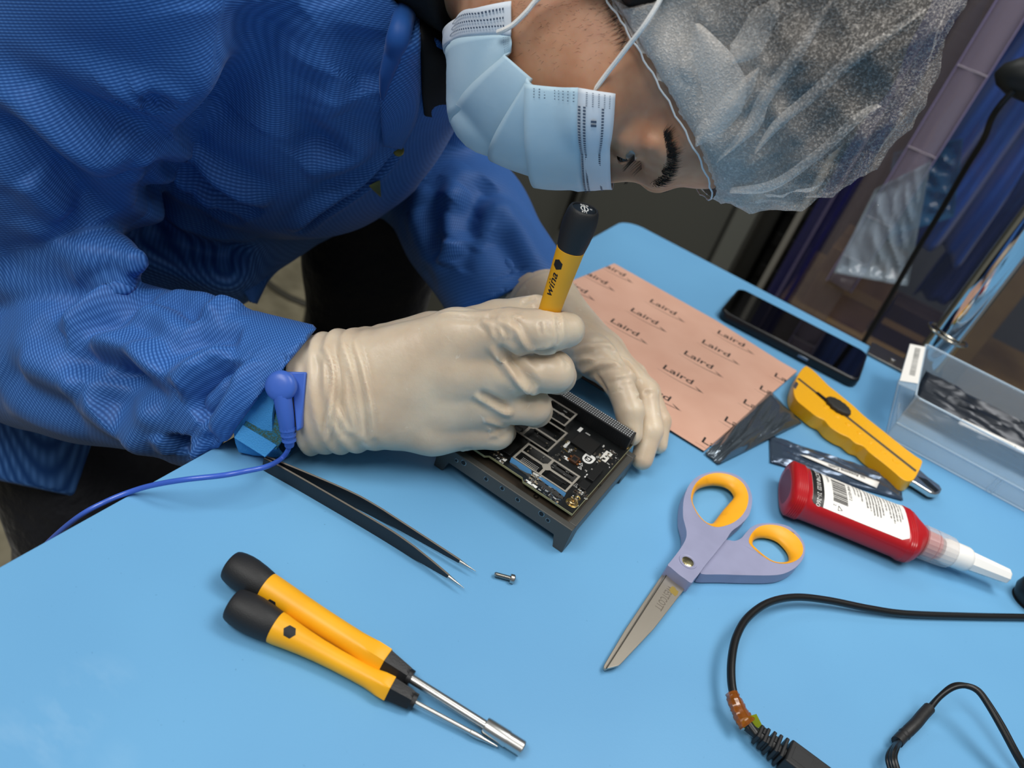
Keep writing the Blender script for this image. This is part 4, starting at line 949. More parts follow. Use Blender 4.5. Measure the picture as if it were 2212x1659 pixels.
# ------------------------------------------------------------------ smooth solids: signed-distance shapes meshed with surface nets
def cone(P, a, b, r1, r2):
    a = np.asarray(a, float); b = np.asarray(b, float); ab = b - a
    t = np.clip((P - a) @ ab / (ab @ ab), 0, 1)
    return np.linalg.norm(P - a - t[:, None] * ab, axis=1) - (r1 + (r2 - r1) * t)
def ball(P, c, r): return np.linalg.norm(P - np.asarray(c, float), axis=1) - r
def elli(P, c, r, A=None):
    q = P - np.asarray(c, float)
    if A is not None: q = q @ np.asarray(A)          # columns of A are the local axes
    r = np.asarray(r, float); k0 = np.linalg.norm(q / r, axis=1); k1 = np.linalg.norm(q / (r * r), axis=1)
    return k0 * (k0 - 1) / np.maximum(k1, 1e-9)
def smin(a, b, k):
    h = np.clip(0.5 + 0.5 * (b - a) / k, 0, 1); return b + (a - b) * h - k * h * (1 - h)
def smax(a, b, k): return -smin(-a, -b, k)
def chain(P, pts, rad, k=None):
    d = None
    for i in range(len(pts) - 1):
        c = cone(P, pts[i], pts[i + 1], rad[i], rad[i + 1]); d = c if d is None else (np.minimum(d, c) if not k else smin(d, c, k))
    return d
def nets(fn, lo, hi, h, newton=2):
    lo = np.array(lo, float); n = np.ceil((np.array(hi, float) - lo) / h / 4).astype(int) * 4 + 1
    ax = [lo[i] + h * np.arange(n[i]) for i in range(3)]
    nc = (n - 1) // 4 + 1
    def ev(P):
        out = np.empty(len(P))
        for s in range(0, len(P), 400000): out[s:s + 400000] = fn(P[s:s + 400000])
        return out
    G = np.stack(np.meshgrid(*[a[::4] for a in ax], indexing='ij'), -1).reshape(-1, 3)
    Dc = ev(G).reshape(nc)
    idx = [np.minimum((np.arange(n[i]) + 2) // 4, nc[i] - 1) for i in range(3)]
    D = Dc[np.ix_(*idx)].copy()
    near = np.abs(D) < 4 * h * 1.9
    I = np.argwhere(near); D[near] = ev(lo + I * h)
    S = D < 0
    nx, ny, nz = n
    m = np.zeros(n - 1, np.int8)
    cor = [(i, j, k) for i in (0, 1) for j in (0, 1) for k in (0, 1)]
    def sl(c): return tuple(slice(c[i], n[i] - 1 + c[i]) for i in range(3))
    for c in cor: m += S[sl(c)]
    act = (m > 0) & (m < 8); cells = np.argwhere(act); ci = np.full(n - 1, -1, np.int32); ci[act] = np.arange(len(cells))
    V = np.zeros((len(cells), 3)); W = np.zeros(len(cells))
    for a in cor:
        for d in range(3):
            if a[d]: continue
            b = list(a); b[d] = 1
            va = D[tuple((cells + np.array(a)).T)]; vb = D[tuple((cells + np.array(b)).T)]
            x = (va < 0) != (vb < 0); t = np.where(x, va / np.where(np.abs(va - vb) < 1e-12, 1, va - vb), 0)
            p = np.tile(np.array(a, float), (len(cells), 1)); p[:, d] += t
            V[x] += p[x]; W[x] += 1
    V = lo + (cells + V / np.maximum(W, 1)[:, None]) * h
    F = []
    for d in range(3):
        e1, e2 = [(1, 2), (2, 0), (0, 1)][d]
        A = S[tuple(slice(0, n[i] - 1) if i == d else slice(1, n[i] - 1) for i in range(3))]
        B = S[tuple(slice(1, n[i]) if i == d else slice(1, n[i] - 1) for i in range(3))]
        for flip, msk in ((False, A & ~B), (True, ~A & B)):
            q = np.argwhere(msk)
            if not len(q): continue
            off = np.ones(3, int); off[d] = 0; q = q + off
            def cell(o1, o2):
                r = q.copy(); r[:, e1] += o1; r[:, e2] += o2; return ci[tuple(r.T)]
            f = np.stack([cell(-1, -1), cell(0, -1), cell(0, 0), cell(-1, 0)], 1)
            F.append(f[:, ::-1] if flip else f)
    F = np.concatenate(F)
    F = F[(F >= 0).all(1)]
    V = project(fn, V, newton)
    return V, F
def gradf(fn, V, e=0.25, base=None):
    b = fn(V) if base is None else base
    g = np.stack([fn(V + d) - b for d in np.eye(3) * e], 1) / e
    return g / np.maximum(np.linalg.norm(g, axis=1), 1e-9)[:, None]
def project(fn, V, it=3):
    for _ in range(it):
        b = fn(V); V = V - gradf(fn, V, base=b) * np.clip(b, -3, 3)[:, None] * 0.9
    return V
def subdiv(V, F):
    """one linear subdivision of a quad mesh"""
    E = np.concatenate([np.stack([F[:, i], F[:, (i + 1) % 4]], 1) for i in range(4)]); Es = np.sort(E, 1)
    u, inv = np.unique(Es, axis=0, return_inverse=True); inv = inv.reshape(-1)
    n = len(V); m = len(F); em = V[u].mean(1); fc = V[F].mean(1)
    ei = inv.reshape(4, m) + n; fi = np.arange(m) + n + len(u)
    F2 = np.concatenate([np.stack([F[:, i], ei[i], fi, ei[(i - 1) % 4]], 1) for i in range(4)])
    return np.concatenate([V, em, fc]), F2
def laplace(V, F, it):
    a = np.concatenate([F[:, i] for i in range(4)]); b = np.concatenate([F[:, (i + 1) % 4] for i in range(4)])
    c = np.bincount(a, minlength=len(V)) + np.bincount(b, minlength=len(V))
    for _ in range(it):
        S = np.stack([np.bincount(a, V[b, k], len(V)) + np.bincount(b, V[a, k], len(V)) for k in range(3)], 1); V = V * .5 + .5 * S / np.maximum(c, 1)[:, None]
    return V
def npmesh(name, V, F, m, parent=None, angle=180):
    me = bpy.data.meshes.new(name); V = np.asarray(V, float) * MM
    me.vertices.add(len(V)); me.vertices.foreach_set('co', V.ravel())
    F = np.asarray(F); k = F.shape[1]
    me.loops.add(F.size); me.loops.foreach_set('vertex_index', F.ravel().astype(np.int32))
    me.polygons.add(len(F)); me.polygons.foreach_set('loop_start', np.arange(0, F.size, k, dtype=np.int32))
    me.update(calc_edges=True); me.validate()
    me.polygons.foreach_set('use_smooth', [True] * len(me.polygons))
    if angle < 180: me.set_sharp_from_angle(angle=math.radians(angle))
    me.materials.append(m); return link(name, me, parent)
def polydist(V, pts):
    """distance to a polyline and the running parameter 0..1"""
    pts = np.asarray(pts, float); best = np.full(len(V), 1e9); par = np.zeros(len(V)); side = np.zeros(len(V)); L_ = np.linalg.norm(np.diff(pts, axis=0), axis=1); cum = np.concatenate([[0], np.cumsum(L_)])
    for i in range(len(pts) - 1):
        ab = pts[i + 1] - pts[i]; t = np.clip((V - pts[i]) @ ab / max(ab @ ab, 1e-9), 0, 1); q = pts[i] + t[:, None] * ab; d = np.linalg.norm(V - q, axis=1)
        u = d < best; best[u] = d[u]; par[u] = (cum[i] + t[u] * L_[i]) / cum[-1]
    return best, par
def folds(V, N, items):
    """raise (h>0) or sink (h<0) soft creases: items = (points, width mm, height mm)"""
    D = np.zeros(len(V))
    for pts, w, h in items:
        lo, hi = np.min(pts, 0) - 3 * w, np.max(pts, 0) + 3 * w
        k = np.where(((V > lo) & (V < hi)).all(1))[0]
        if not len(k): continue
        d, t = polydist(V[k], smoothpts(pts, 5) if len(pts) > 2 else pts)
        prof = np.exp(-(d / w) ** 2) - 0.35 * np.exp(-((d - 1.9 * w) / (0.9 * w)) ** 2)
        D[k] += h * prof * np.clip(np.minimum(t, 1 - t) * 6, 0, 1) ** 0.7 if h else 0
    return V + N * D[:, None]
def pin(fn, px, py, d0, d1, n=160):
    """where the sight line of a pixel first meets a solid"""
    r = ray(px, py); r = r / (r @ FWD); ds = np.linspace(d0, d1, n); P_ = CAM + r * ds[:, None]; v = fn(P_); k = np.argmax(v < 0)
    if not (v < 0).any(): return P_[int(np.argmin(v))]
    if k == 0: return P_[0]
    t = v[k - 1] / (v[k - 1] - v[k]); return P_[k - 1] + (P_[k] - P_[k - 1]) * t
def pins(fn, pts, d0, d1, n=120):
    R = np.stack([ray(px, py) for px, py in pts]); R = R / (R @ FWD)[:, None]; ds = np.linspace(d0, d1, n)
    P_ = CAM + R[:, None, :] * ds[None, :, None]; v = fn(P_.reshape(-1, 3)).reshape(len(pts), n); k = np.clip(np.argmax(v < 0, 1), 1, n - 1); I = np.arange(len(pts))
    a, b = v[I, k - 1], v[I, k]; t = np.clip(a / np.where(np.abs(a - b) < 1e-9, 1, a - b), 0, 1)[:, None]
    return P_[I, k - 1] * (1 - t) + P_[I, k] * t
def A_(px, py, d): return atd(px, py, d)

# ------------------------------------------------------------------ gloved hands
def latex(name, col, c2):
    m = mat(name, col, 0.36, spec=0.45, sss=3, sssr=(1, .75, .55)); nt = m.node_tree; b = nt.nodes['Principled BSDF']; L = nt.links
    tc = nd(nt, 'ShaderNodeTexCoord')
    n1 = nd(nt, 'ShaderNodeTexNoise'); n1.inputs['Scale'].default_value = 32; n1.inputs['Detail'].default_value = 3
    n2 = nd(nt, 'ShaderNodeTexNoise'); n2.inputs['Scale'].default_value = 95; n2.inputs['Detail'].default_value = 5; n2.inputs['Distortion'].default_value = 1.2
    for n in (n1, n2): L.new(tc.outputs['Object'], n.inputs['Vector'])
    r1 = nd(nt, 'ShaderNodeValToRGB'); r1.color_ramp.elements[0].position = .35; r1.color_ramp.elements[1].position = .65
    r1.color_ramp.elements[0].color = (*lin(col), 1); r1.color_ramp.elements[1].color = (*lin(c2), 1)
    L.new(n1.outputs['Fac'], r1.inputs['Fac'])
    r2 = nd(nt, 'ShaderNodeMapRange'); r2.inputs[1].default_value = .66; r2.inputs[2].default_value = .70; r2.inputs[4].default_value = .35; L.new(n2.outputs['Fac'], r2.inputs[0])
    mx = nd(nt, 'ShaderNodeMix', data_type='RGBA'); mx.inputs[7].default_value = (*lin('efe9dc'), 1); L.new(r2.outputs[0], mx.inputs[0]); L.new(r1.outputs['Color'], mx.inputs[6]); L.new(mx.outputs[2], b.inputs['Base Color'])
    n3 = nd(nt, 'ShaderNodeTexNoise'); n3.inputs['Scale'].default_value = 260; n3.inputs['Detail'].default_value = 4; L.new(tc.outputs['Object'], n3.inputs['Vector'])
    bp = nd(nt, 'ShaderNodeBump'); bp.inputs['Strength'].default_value = .35; bp.inputs['Distance'].default_value = .0006; L.new(n3.outputs['Fac'], bp.inputs['Height']); L.new(bp.outputs['Normal'], b.inputs['Normal'])
    return m
RFS = 1.35
GLOVE = latex('latex_glove', 'dccdb6', 'cfbba3')

def C3(*a): return [A_(*p) for p in a]
# right hand: fist round the upright screwdriver
R_W0, R_W1 = A_(655, 856, 466), A_(735, 848, 462)
RI = C3((985, 728, 452), (1100, 716, 440), (1182, 714, 436), (1226, 712, 440))
RM = C3((985, 802, 456), (1195, 803, 449), (1205, 812, 478), (1140, 815, 494))
RR = C3((965, 872, 466), (1150, 878, 466), (1158, 888, 492), (1105, 885, 506))
RP = C3((935, 928, 474), (1072, 934, 478), (1082, 940, 500), (1040, 935, 510))
RT = C3((800, 775, 482), (930, 728, 478), (1075, 690, 468), (1158, 668, 456))
def right_hand(P, g=0.0):
    w = np.minimum(cone(P, R_W0 + UPV * 15, R_W1 + UPV * 16, 19, 19), cone(P, R_W0 - UPV * 15, R_W1 - UPV * 15, 18.5, 19)); w = smin(w, cone(P, R_W0, R_W1, 23, 23), 8)
    wt, wb = R_W1 + UPV * 14, R_W1 - UPV * 13
    d = w
    for a, b, ra, rb in ((wt, RI[0], 19, 15.5), (R_W1 + UPV * 3, RM[0], 20, 16), (R_W1 - UPV * 5, RR[0], 20, 15.5), (wb, RP[0], 18, 15)):
        d = smin(d, cone(P, a, b, ra, rb), 14)
    d = smin(d, cone(P, R_W1 + FWD * 14, RR[0] + FWD * 22, 18, 16), 12)             # heel of the palm
    d = smin(d, chain(P, RT[:2], [18, 14]), 14)
    f = chain(P, RI, [15.4, 13.4, 12.4, 10.2], 3)
    f = smin(f, cone(P, RI[3], A_(1246, 709, 441), 8.6, 1.6), 4)
    m = chain(P, RM, [15.0, 12.2, 11, 9.5], 3); r = chain(P, RR, [14.4, 11.0, 10, 9], 3); p = chain(P, RP, [13.6, 10.4, 9.5, 8], 3)
    t = chain(P, RT, [17, 13.5, 11.5, 8.8], 4)
    def lp(c, t): return c[0] * (1 - t) + c[1] * t
    for a, b, ra, rb, ta, tb in ((RI, RM, 14, 9.5, .62, .42), (RM, RR, 14, 9, .52, .62), (RR, RP, 13, 8, .6, .6)):
        d = smin(d, cone(P, (a[0] + b[0]) / 2, (lp(a, ta) + lp(b, tb)) / 2, ra, rb), 6)
    fg = smin(f, m, 2.5); fg = smin(fg, r, 2.5); fg = smin(fg, p, 2.5)
    fi = smin(d, fg, 9); fi = smin(fi, t, 7)
    return fi
def bench_sdf(P): return np.maximum(-P[:, 0] - .3, P[:, 2] - .5)
def boxf(P, lo, hi):
    c = (np.array(lo) + np.array(hi)) / 2; q = np.abs(P - c) - (np.array(hi) - np.array(lo)) / 2
    return np.linalg.norm(np.maximum(q, 0), axis=1) + np.minimum(q.max(1), 0)
def solids(P):
    """bench, fixture, board and the upright driver: what hands rest on or grip"""
    d = np.minimum(bench_sdf(P), boxf(P, (98, -530.5, 0), (199.5, -430, 21))); d = np.minimum(d, boxf(P, (100.5, -524, 20), (194, -429.5, 26.6)))
    d = np.minimum(d, boxf(P, (103.5, -440.5, 20), (192.5, -430, 37.3))); d = np.minimum(d, boxf(P, (107, -517, 20), (184, -440, 31.6)))
    return np.minimum(d, chain(P, [HT, HT + (HB - HT) * .15, HT + (HB - HT) * .33, HT + (HB - HT) * .48, HT + (HB - HT) * .6, HB], [9.3, 7.8, 7.0, 6.5, 6.9, 1.2]))
def cut_sleeve(d, P, p0, ax_, k=1.0):
    ax_ = np.asarray(ax_) / np.linalg.norm(ax_); return smax(d, (P - p0) @ -ax_, k)
def glove_R(P):
    d = right_hand(P)
    # loose latex between knuckles and fingers, cuff flares a little
    ax_ = R_W1 - R_W0; ax_ = ax_ / np.linalg.norm(ax_); s = (P - R_W0) @ ax_
    d = d - 1.6 * np.exp(-(s / 14) ** 2) - 1.2 * np.exp(-((s - 2) / 3.0) ** 2)
    d = d - 0.9 * np.sin(s * .62 + P[:, 2] * .06) * np.exp(-((s - 26) / 16) ** 2)
    return smax(cut_sleeve(d, P, R_W0 + ax_ * 1, ax_, 1.2), -solids(P), 1.0)
def build_glove(name, fn, lo, hi, fl, par, h=1.35, seed=1, label=None):
    V, F = nets(fn, lo, hi, h); N = gradf(fn, V)
    V = folds(V, N, fl)
    return V, F
def pf(fn, pts, d0=360, d1=620): return [pin(fn, px, py, d0, d1) for px, py in pts]
def z7(pts): return crop(900, 560, .28926, pts)
RF = []
def rf(pts, w, h): RF.append((pf(glove_R, z7(pts)), w, h))
# stretched latex webs running from the knuckles to the finger gaps
rf([(560, 640), (640, 750), (740, 880), (830, 970), (910, 1000)], 2.6, 2.2); rf([(620, 640), (720, 760), (830, 890), (900, 960)], 3.4, -1.6)
rf([(430, 1010), (540, 1070), (640, 1130), (720, 1165)], 2.4, 2.0); rf([(470, 1000), (600, 1070), (700, 1120)], 3.2, -1.2)
rf([(490, 450), (560, 520), (590, 600)], 2.0, 1.2); rf([(540, 450), (620, 520), (660, 600)], 1.8, 1.1); rf([(590, 440), (680, 520), (720, 610)], 1.7, 1.1)
rf([(650, 440), (740, 530), (800, 620), (870, 690)], 2.2, 1.6); rf([(720, 430), (790, 440)], 2, .8)
rf([(870, 695), (960, 690), (1040, 665)], 2.2, -2.0); rf([(1045, 400), (1060, 500), (1050, 640)], 1.5, -1.0); rf([(920, 470), (935, 560)], 1.2, -.6); rf([(975, 460), (985, 560)], 1.2, -.5)
rf([(830, 950), (860, 990)], 1.4, -1.0); rf([(860, 940), (880, 985)], 1.3, -.9); rf([(1040, 680), (1100, 740), (1120, 830)], 1.6, -.6)
rf([(500, 1200), (600, 1230), (700, 1240)], 2, .9); rf([(520, 1260), (600, 1275), (680, 1270)], 2, .8); rf([(540, 1310), (620, 1315)], 2, .8); rf([(330, 1450), (420, 1460)], 2.5, 1.2)
rf([(150, 420), (300, 410), (450, 420), (600, 400)], 2.2, 1.1); rf([(350, 390), (500, 395), (640, 370)], 1.8, .9); rf([(780, 330), (830, 310), (900, 300)], 2, -1.0)
for pts in ([(700, 745), (720, 800), (715, 880), (705, 960)], [(740, 735), (760, 800), (775, 880), (785, 955)], [(765, 730), (782, 790), (800, 870), (808, 950)], [(690, 760), (735, 900), (760, 940)]):
    RF.append((pf(glove_R, pts), 1.8, 1.5))
for pts in ([(725, 745), (738, 830), (735, 950)], [(752, 740), (770, 860), (780, 940)]): RF.append((pf(glove_R, pts), 2.0, -1.1))

# left hand: arched over the board, fingertips on its far end
LW0, LW1 = A_(1120, 612, 690), A_(1172, 658, 645)
LI = C3((1284, 772, 568), (1337, 826, 549), (1360, 888, 541), (1362, 938, 540))
LM = C3((1305, 766, 590), (1392, 850, 566), (1404, 930, 553), (1387, 992, 549))
LR = C3((1308, 758, 614), (1398, 845, 594), (1424, 910, 582), (1421, 960, 577))
LP = C3((1292, 745, 634), (1372, 808, 624), (1400, 850, 618), (1405, 880, 614))
LT = C3((1195, 725, 625), (1222, 768, 605), (1236, 798, 590))
def left_hand(P):
    d = smin(cone(P, LW0 + RGT * 10 + UPV * 6, LW1 + RGT * 10 + UPV * 6, 19, 19), cone(P, LW0 - RGT * 10 - UPV * 6, LW1 - RGT * 10 - UPV * 6, 19, 19), 8)
    for b, rb in ((LI[0], 14), (LM[0], 14.5), (LR[0], 14), (LP[0], 13)): d = smin(d, cone(P, LW1, b, 21, rb), 13)
    d = smin(d, cone(P, LW1 - UPV * 10, LT[1], 18, 13), 12)
    f = chain(P, LI, [14, 10.6, 9.9, 8.4], 3); m = chain(P, LM, [13.8, 10.2, 9.2, 7.8], 3); r = chain(P, LR, [13, 9.4, 8.6, 7.2], 3); p = chain(P, LP, [12, 8.6, 8, 6.8], 3); t = chain(P, LT, [15, 12, 9], 4)
    g = np.minimum(np.minimum(f, m), np.minimum(r, p)); g = smin(smin(f, m, 1.5), smin(r, p, 1.5), 1.5)
    return smin(smin(d, g, 8), t, 8)
def glove_L(P):
    ax_ = LW1 - LW0; ax_ = ax_ / np.linalg.norm(ax_); s = (P - LW0) @ ax_
    d = left_hand(P) - 1.5 * np.exp(-(s / 16) ** 2) - 1.5 * np.sin(s * .75 + P[:, 2] * .05) * np.exp(-((s - 24) / 26) ** 2)
    return smax(cut_sleeve(d, P, LW0, ax_, 1.2), -solids(P), 1.0)
LF = []
def lf(pts, w, h): LF.append((pf(glove_L, z7(pts), 440, 760), w, h))
lf([(1230, 850), (1330, 800), (1450, 780), (1540, 800)], 2.4, 1.8); lf([(1160, 700), (1300, 650), (1400, 640), (1480, 680)], 2.6, 1.1)
lf([(1400, 620), (1500, 720), (1600, 850), (1680, 960)], 2.2, 1.3); lf([(1460, 650), (1570, 760), (1660, 880)], 2.0, 1.0)
lf([(1330, 850), (1390, 930), (1430, 1000)], 2.0, -1.0); lf([(1430, 930), (1520, 900), (1600, 890)], 1.6, -.9); lf([(1440, 960), (1530, 930), (1620, 930)], 1.4, -.7); lf([(1450, 985), (1540, 965)], 1.3, -.6)
lf([(1640, 1050), (1720, 1000), (1770, 1010)], 1.6, -.9); lf([(1150, 760), (1250, 745), (1370, 760)], 2.4, .9)
lf([(1490, 1220), (1500, 1320), (1530, 1390)], 1.6, -.5)
# ------------------------------------------------------------------ person: head frame
# local head axes: x = person's right ear, y = face forward, z = crown; origin at eye level
HX = -ray(1400, 215); HZ = RGT - HX * (RGT @ HX); HZ /= np.linalg.norm(HZ); HY = np.cross(HZ, HX)
yaw = math.radians(-12)                                   # face turned slightly away from the camera
HX, HY = HX * math.cos(yaw) + HY * math.sin(yaw), HY * math.cos(yaw) - HX * math.sin(yaw)
HR = np.stack([HX, HY, HZ], 1)
HO = A_(1372, 318, 410) - HR @ np.array((30, 76, 0))
def Hw(p): return HO + HR @ np.asarray(p, float)
def Hl(P): return (P - HO) @ HR
def face(Q):
    """head in local millimetres"""
    x = np.abs(Q[:, 0]); S = np.stack([x, Q[:, 1], Q[:, 2]], 1)
    d = elli(Q, (0, -12, 36), (74, 98, 84))
    d = smin(d, elli(Q, (0, 22, -30), (60, 62, 74)), 22)
    d = smin(d, cone(S, (0, 48, -86), (40, 6, -70), 20, 18), 18)
    d = smin(d, elli(S, (40, 48, -24), (24, 30, 22)), 14)            # cheekbones
    d = smin(d, elli(Q, (0, 63, 40), (50, 29, 36)), 16)              # forehead
    d = smin(d, cone(S, (8, 86, 13), (34, 76, 16), 9.5, 9), 10)      # brow ridge
    d = smin(d, cone(Q, (0, 83, 2), (0, 87, -32), 6.5, 7), 8)        # nose
    d = smin(d, ball(S, (10, 81, -34), 7), 5)
    d = smin(d, elli(Q, (0, 68, -60), (24, 16, 16)), 10)             # mouth
    d = smin(d, ball(Q, (0, 56, -86), 15), 12)
    d = smax(d, -elli(S, (32, 95, -3), (17, 17, 12)), 9)             # eye sockets
    lid = elli(S, (30.5, 69, -1), (14.5, 14.2, 13.2)); d = smin(d, lid, 4)
    d = smin(d, cone(S, (20, 84, 8), (41, 76, 9), 3.0, 3.4), 4)      # upper lid fold
    d = smax(d, -elli(S, (32, 83.5, -1.8), (11.5, 6.5, 1.8)), 1.2) # slit of the lowered eye
    d = smin(d, cone(S, (22, 82, -6.5), (41, 74, -5.5), 2.4, 2.4), 4)    # lower lid
    ear = elli(S, (75, -8, -4), (9, 17, 30)); d = smin(d, ear, 5)
    d = smax(d, -elli(S, (83, -4, -4), (6, 9, 17)), 4)
    return d
def neck(Q): return cone(Q, (0, -26, -40), (0, -84, -150), 55, 56)
def headn(P):
    Q = Hl(P); return smin(face(Q), neck(Q), 14)
# torso and arms of the coat (world millimetres)
S_R, S_L = np.array((-150., -556, 232)), np.array((-120., -275, 235))
E_R = A_(-30, 735, 600); W_R = A_(640, 858, 468)
E_L = A_(905, 345, 770); W_L = A_(1120, 628, 690)
UPR = np.array((-85., -418, 232))
T0, T1, T2 = np.array((-600., -400, 40)), np.array((-350., -395, 95)), np.array((-185., -400, 150))
BEL = C3((330, 520, 640), (470, 560, 655), (585, 478, 690), (760, 390, 730), (900, 290, 750))
def torso(P):
    d = smin(smin(chain(P, [T0, T1, T2, UPR], [165, 152, 135, 82], 30), cone(P, UPR - np.array((25, 20, 8)), S_R, 80, 74), 40), cone(P, UPR - np.array((25, -20, 8)), S_L, 80, 72), 40)
    return smin(d, chain(P, BEL, [48, 40, 36, 38, 40], 12), 30)
EU = A_(-20, 640, 600)
def armR(P): return chain(P, [S_R, (S_R + EU) / 2 + np.array((-14, 0, 0)), EU], [76, 72, 66], 20)
FA = W_R - E_R; FAl = np.linalg.norm(FA); FAu = FA / FAl
FU = np.cross(FAu, ray(400, 800)); FU = FU / np.linalg.norm(FU); FU = FU if FU @ UPV > 0 else -FU
def foreR(P):
    a = chain(P, [E_R, E_R + FA * .42, E_R + FA * .8, W_R + FAu * 30], [58, 54, 40, 34], 16)
    b = chain(P, [E_R + FA * .40 + FU * 12, E_R + FA * .75 + FU * 12, W_R + FU * 10 + FAu * 30], [50, 40, 33], 12)
    c = chain(P, [E_R + FA * .25 - FU * 6, E_R + FA * .75 - FU * 14, W_R - FU * 10 + FAu * 30], [52, 40, 32], 12)
    return smin(smin(a, b, 10), c, 10)
def armL(P): return smin(chain(P, [S_L, E_L, E_L + (W_L - E_L) * .5, W_L + WLu * 50], [70, 62, 58, 46], 20), cone(P, E_L + (W_L - E_L) * .5 - UPV * 14, W_L - RGT * 18 - UPV * 16 + WLu * 40, 52, 44), 16)
ELB = C3((-90, 480, 572), (0, 530, 557), (80, 553, 541), (150, 566, 525), (225, 568, 508), (290, 562, 494))
def elbow(P): return chain(P, ELB, [76, 57, 45, 33, 20, 8], 14)
CUFP = A_(563, 858, 466)
CUFN = np.cross(A_(672, 735, 470) - A_(482, 968, 462), ray(563, 858)); CUFN /= np.linalg.norm(CUFN); CUFN = CUFN if CUFN @ FAu > 0 else -CUFN
WLu = (W_L - E_L) / np.linalg.norm(W_L - E_L)
LCP = A_(1100, 632, 690); LCN = np.cross(A_(1202, 592, 680) - A_(1000, 668, 690), ray(1100, 630)); LCN /= np.linalg.norm(LCN); LCN = LCN if LCN @ WLu > 0 else -LCN
TA, TB = A_(60, 800, 720), A_(60, 1010, 740)
def tail(P):   # coat skirt falling from the hips
    a = cone(P, TA, TB, 95, 92); b = cone(P, (-520, -320, 40), (-560, -300, -300), 120, 110)
    hem = np.cross(A_(0, 1037, 730) - A_(215, 1083, 720), ray(100, 1060)); hem /= np.linalg.norm(hem); hem = hem if hem @ UPV < 0 else -hem
    return smax(smin(a, b, 30), (P - A_(100, 1060, 730)) @ hem, 3)
def coat(P):
    t = smin(torso(P), tail(P), 45)
    f0 = foreR(P); f = smax(f0, (P - CUFP) @ CUFN, 2.0)
    f = smax(f, -smax(f0 + 9.0, -((P - CUFP) @ CUFN + 26), 2), 1.5)
    a = smin(smin(armR(P), f, 10), elbow(P), 7)
    l0 = armL(P); l = smax(l0, (P - LCP) @ LCN, 2.0); l = smax(l, -smax(l0 + 9.0, -((P - LCP) @ LCN + 26), 2), 1.5)
    d = smin(t, a, 7); d = smin(d, l, 12)
    # neck opening
    d = smax(d, -chain(P, [A_(945, -80, 430), A_(945, 60, 470), A_(940, 200, 560)], [20, 15, 12]), 5)
    d = smax(d, -chain(P, [A_(935, -80, 520), A_(935, 60, 540), A_(935, 190, 600)], [24, 20, 15]), 5)
    d = smax(d, -(neck(Hl(P)) - 10), 5)
    return smax(d, -bench_sdf(P), 1.5)
# ------------------------------------------------------------------ person: meshes
SKIN = mat('skin', 'c99b7d', 0.48, spec=0.35, sss=2.5, sssr=(1, .35, .2), var=(70, 'b98566', .35, .7), bump=(900, .18, .25))
def skin_detail():
    nt = SKIN.node_tree
person = empty('person', (-300, -420, -760), label='person in blue lab coat, face mask and hair net bending over the bench', cat='person')
PO = np.array((-300., -420, -760))
def ploc(V): return np.asarray(V, float) - PO
hlo, hhi = HO - 215, HO + 215
V1, F1 = nets(headn, hlo, hhi, 2.2)
def bodyf(P):
    d = chain(P, [T0, T1, T2, UPR], [140, 128, 112, 60], 30); d = smin(d, cone(P, UPR, S_R, 55, 48), 30); d = smin(d, cone(P, UPR, S_L, 55, 48), 30)
    d = smin(d, chain(P, [S_R, E_R, E_R + FA * .75, R_W0, R_W1], [44, 28, 19, 20, 19], 10), 12); d = smin(d, chain(P, [S_L, E_L, LW0, LW1], [44, 32, 20, 18], 10), 12)
    return smax(d, -bench_sdf(P), 2)
V2, F2 = nets(bodyf, (-720, -720, -110), (180, -120, 330), 9)
body = npmesh('body', ploc(np.concatenate([V1, V2])), np.concatenate([F1, F2 + len(V1)]), SKIN, person)
# coat
def twill(name, col, c2):
    m = mat(name, col, 0.55, spec=.3, sheen=.08); nt = m.node_tree; b = nt.nodes['Principled BSDF']; L = nt.links
    tc = nd(nt, 'ShaderNodeTexCoord')
    def wave(rot, sc, dist):
        mp = nd(nt, 'ShaderNodeMapping'); mp.inputs['Rotation'].default_value = (0, 0, rot)
        w = nd(nt, 'ShaderNodeTexWave'); w.inputs['Scale'].default_value = sc; w.inputs['Distortion'].default_value = dist; w.inputs['Detail'].default_value = 1; w.inputs['Detail Scale'].default_value = .4
        L.new(tc.outputs['UV'], mp.inputs[0]); L.new(mp.outputs[0], w.inputs['Vector']); return w.outputs['Fac']
    w1 = wave(.75, .209, .5); w2 = wave(-.6, .11, .5)
    a = nd(nt, 'ShaderNodeMath', operation='MULTIPLY_ADD'); L.new(w2, a.inputs[0]); a.inputs[1].default_value = .5; a.inputs[2].default_value = .45
    w1m = nd(nt, 'ShaderNodeMath', operation='MULTIPLY'); L.new(w1, w1m.inputs[0]); L.new(a.outputs[0], w1m.inputs[1])
    mx = nd(nt, 'ShaderNodeMix', data_type='RGBA'); mx.inputs[6].default_value = (*lin(col), 1); mx.inputs[7].default_value = (*lin(c2), 1); L.new(w1m.outputs[0], mx.inputs[0]); L.new(mx.outputs[2], b.inputs['Base Color'])
    bp = nd(nt, 'ShaderNodeBump'); bp.inputs['Strength'].default_value = .3; bp.inputs['Distance'].default_value = .0004
    L.new(w1, bp.inputs['Height'])
    n = nd(nt, 'ShaderNodeTexNoise'); n.inputs['Scale'].default_value = 14; n.inputs['Detail'].default_value = 3; L.new(tc.outputs['Object'], n.inputs['Vector'])
    b2 = nd(nt, 'ShaderNodeBump'); b2.inputs['Strength'].default_value = .5; b2.inputs['Distance'].default_value = .002; L.new(n.outputs['Fac'], b2.inputs['Height']); L.new(bp.outputs['Normal'], b2.inputs['Normal'])
    L.new(b2.outputs['Normal'], b.inputs['Normal']); return m
COAT = twill('blue_coat_fabric', '1f4e92', '5287d0')
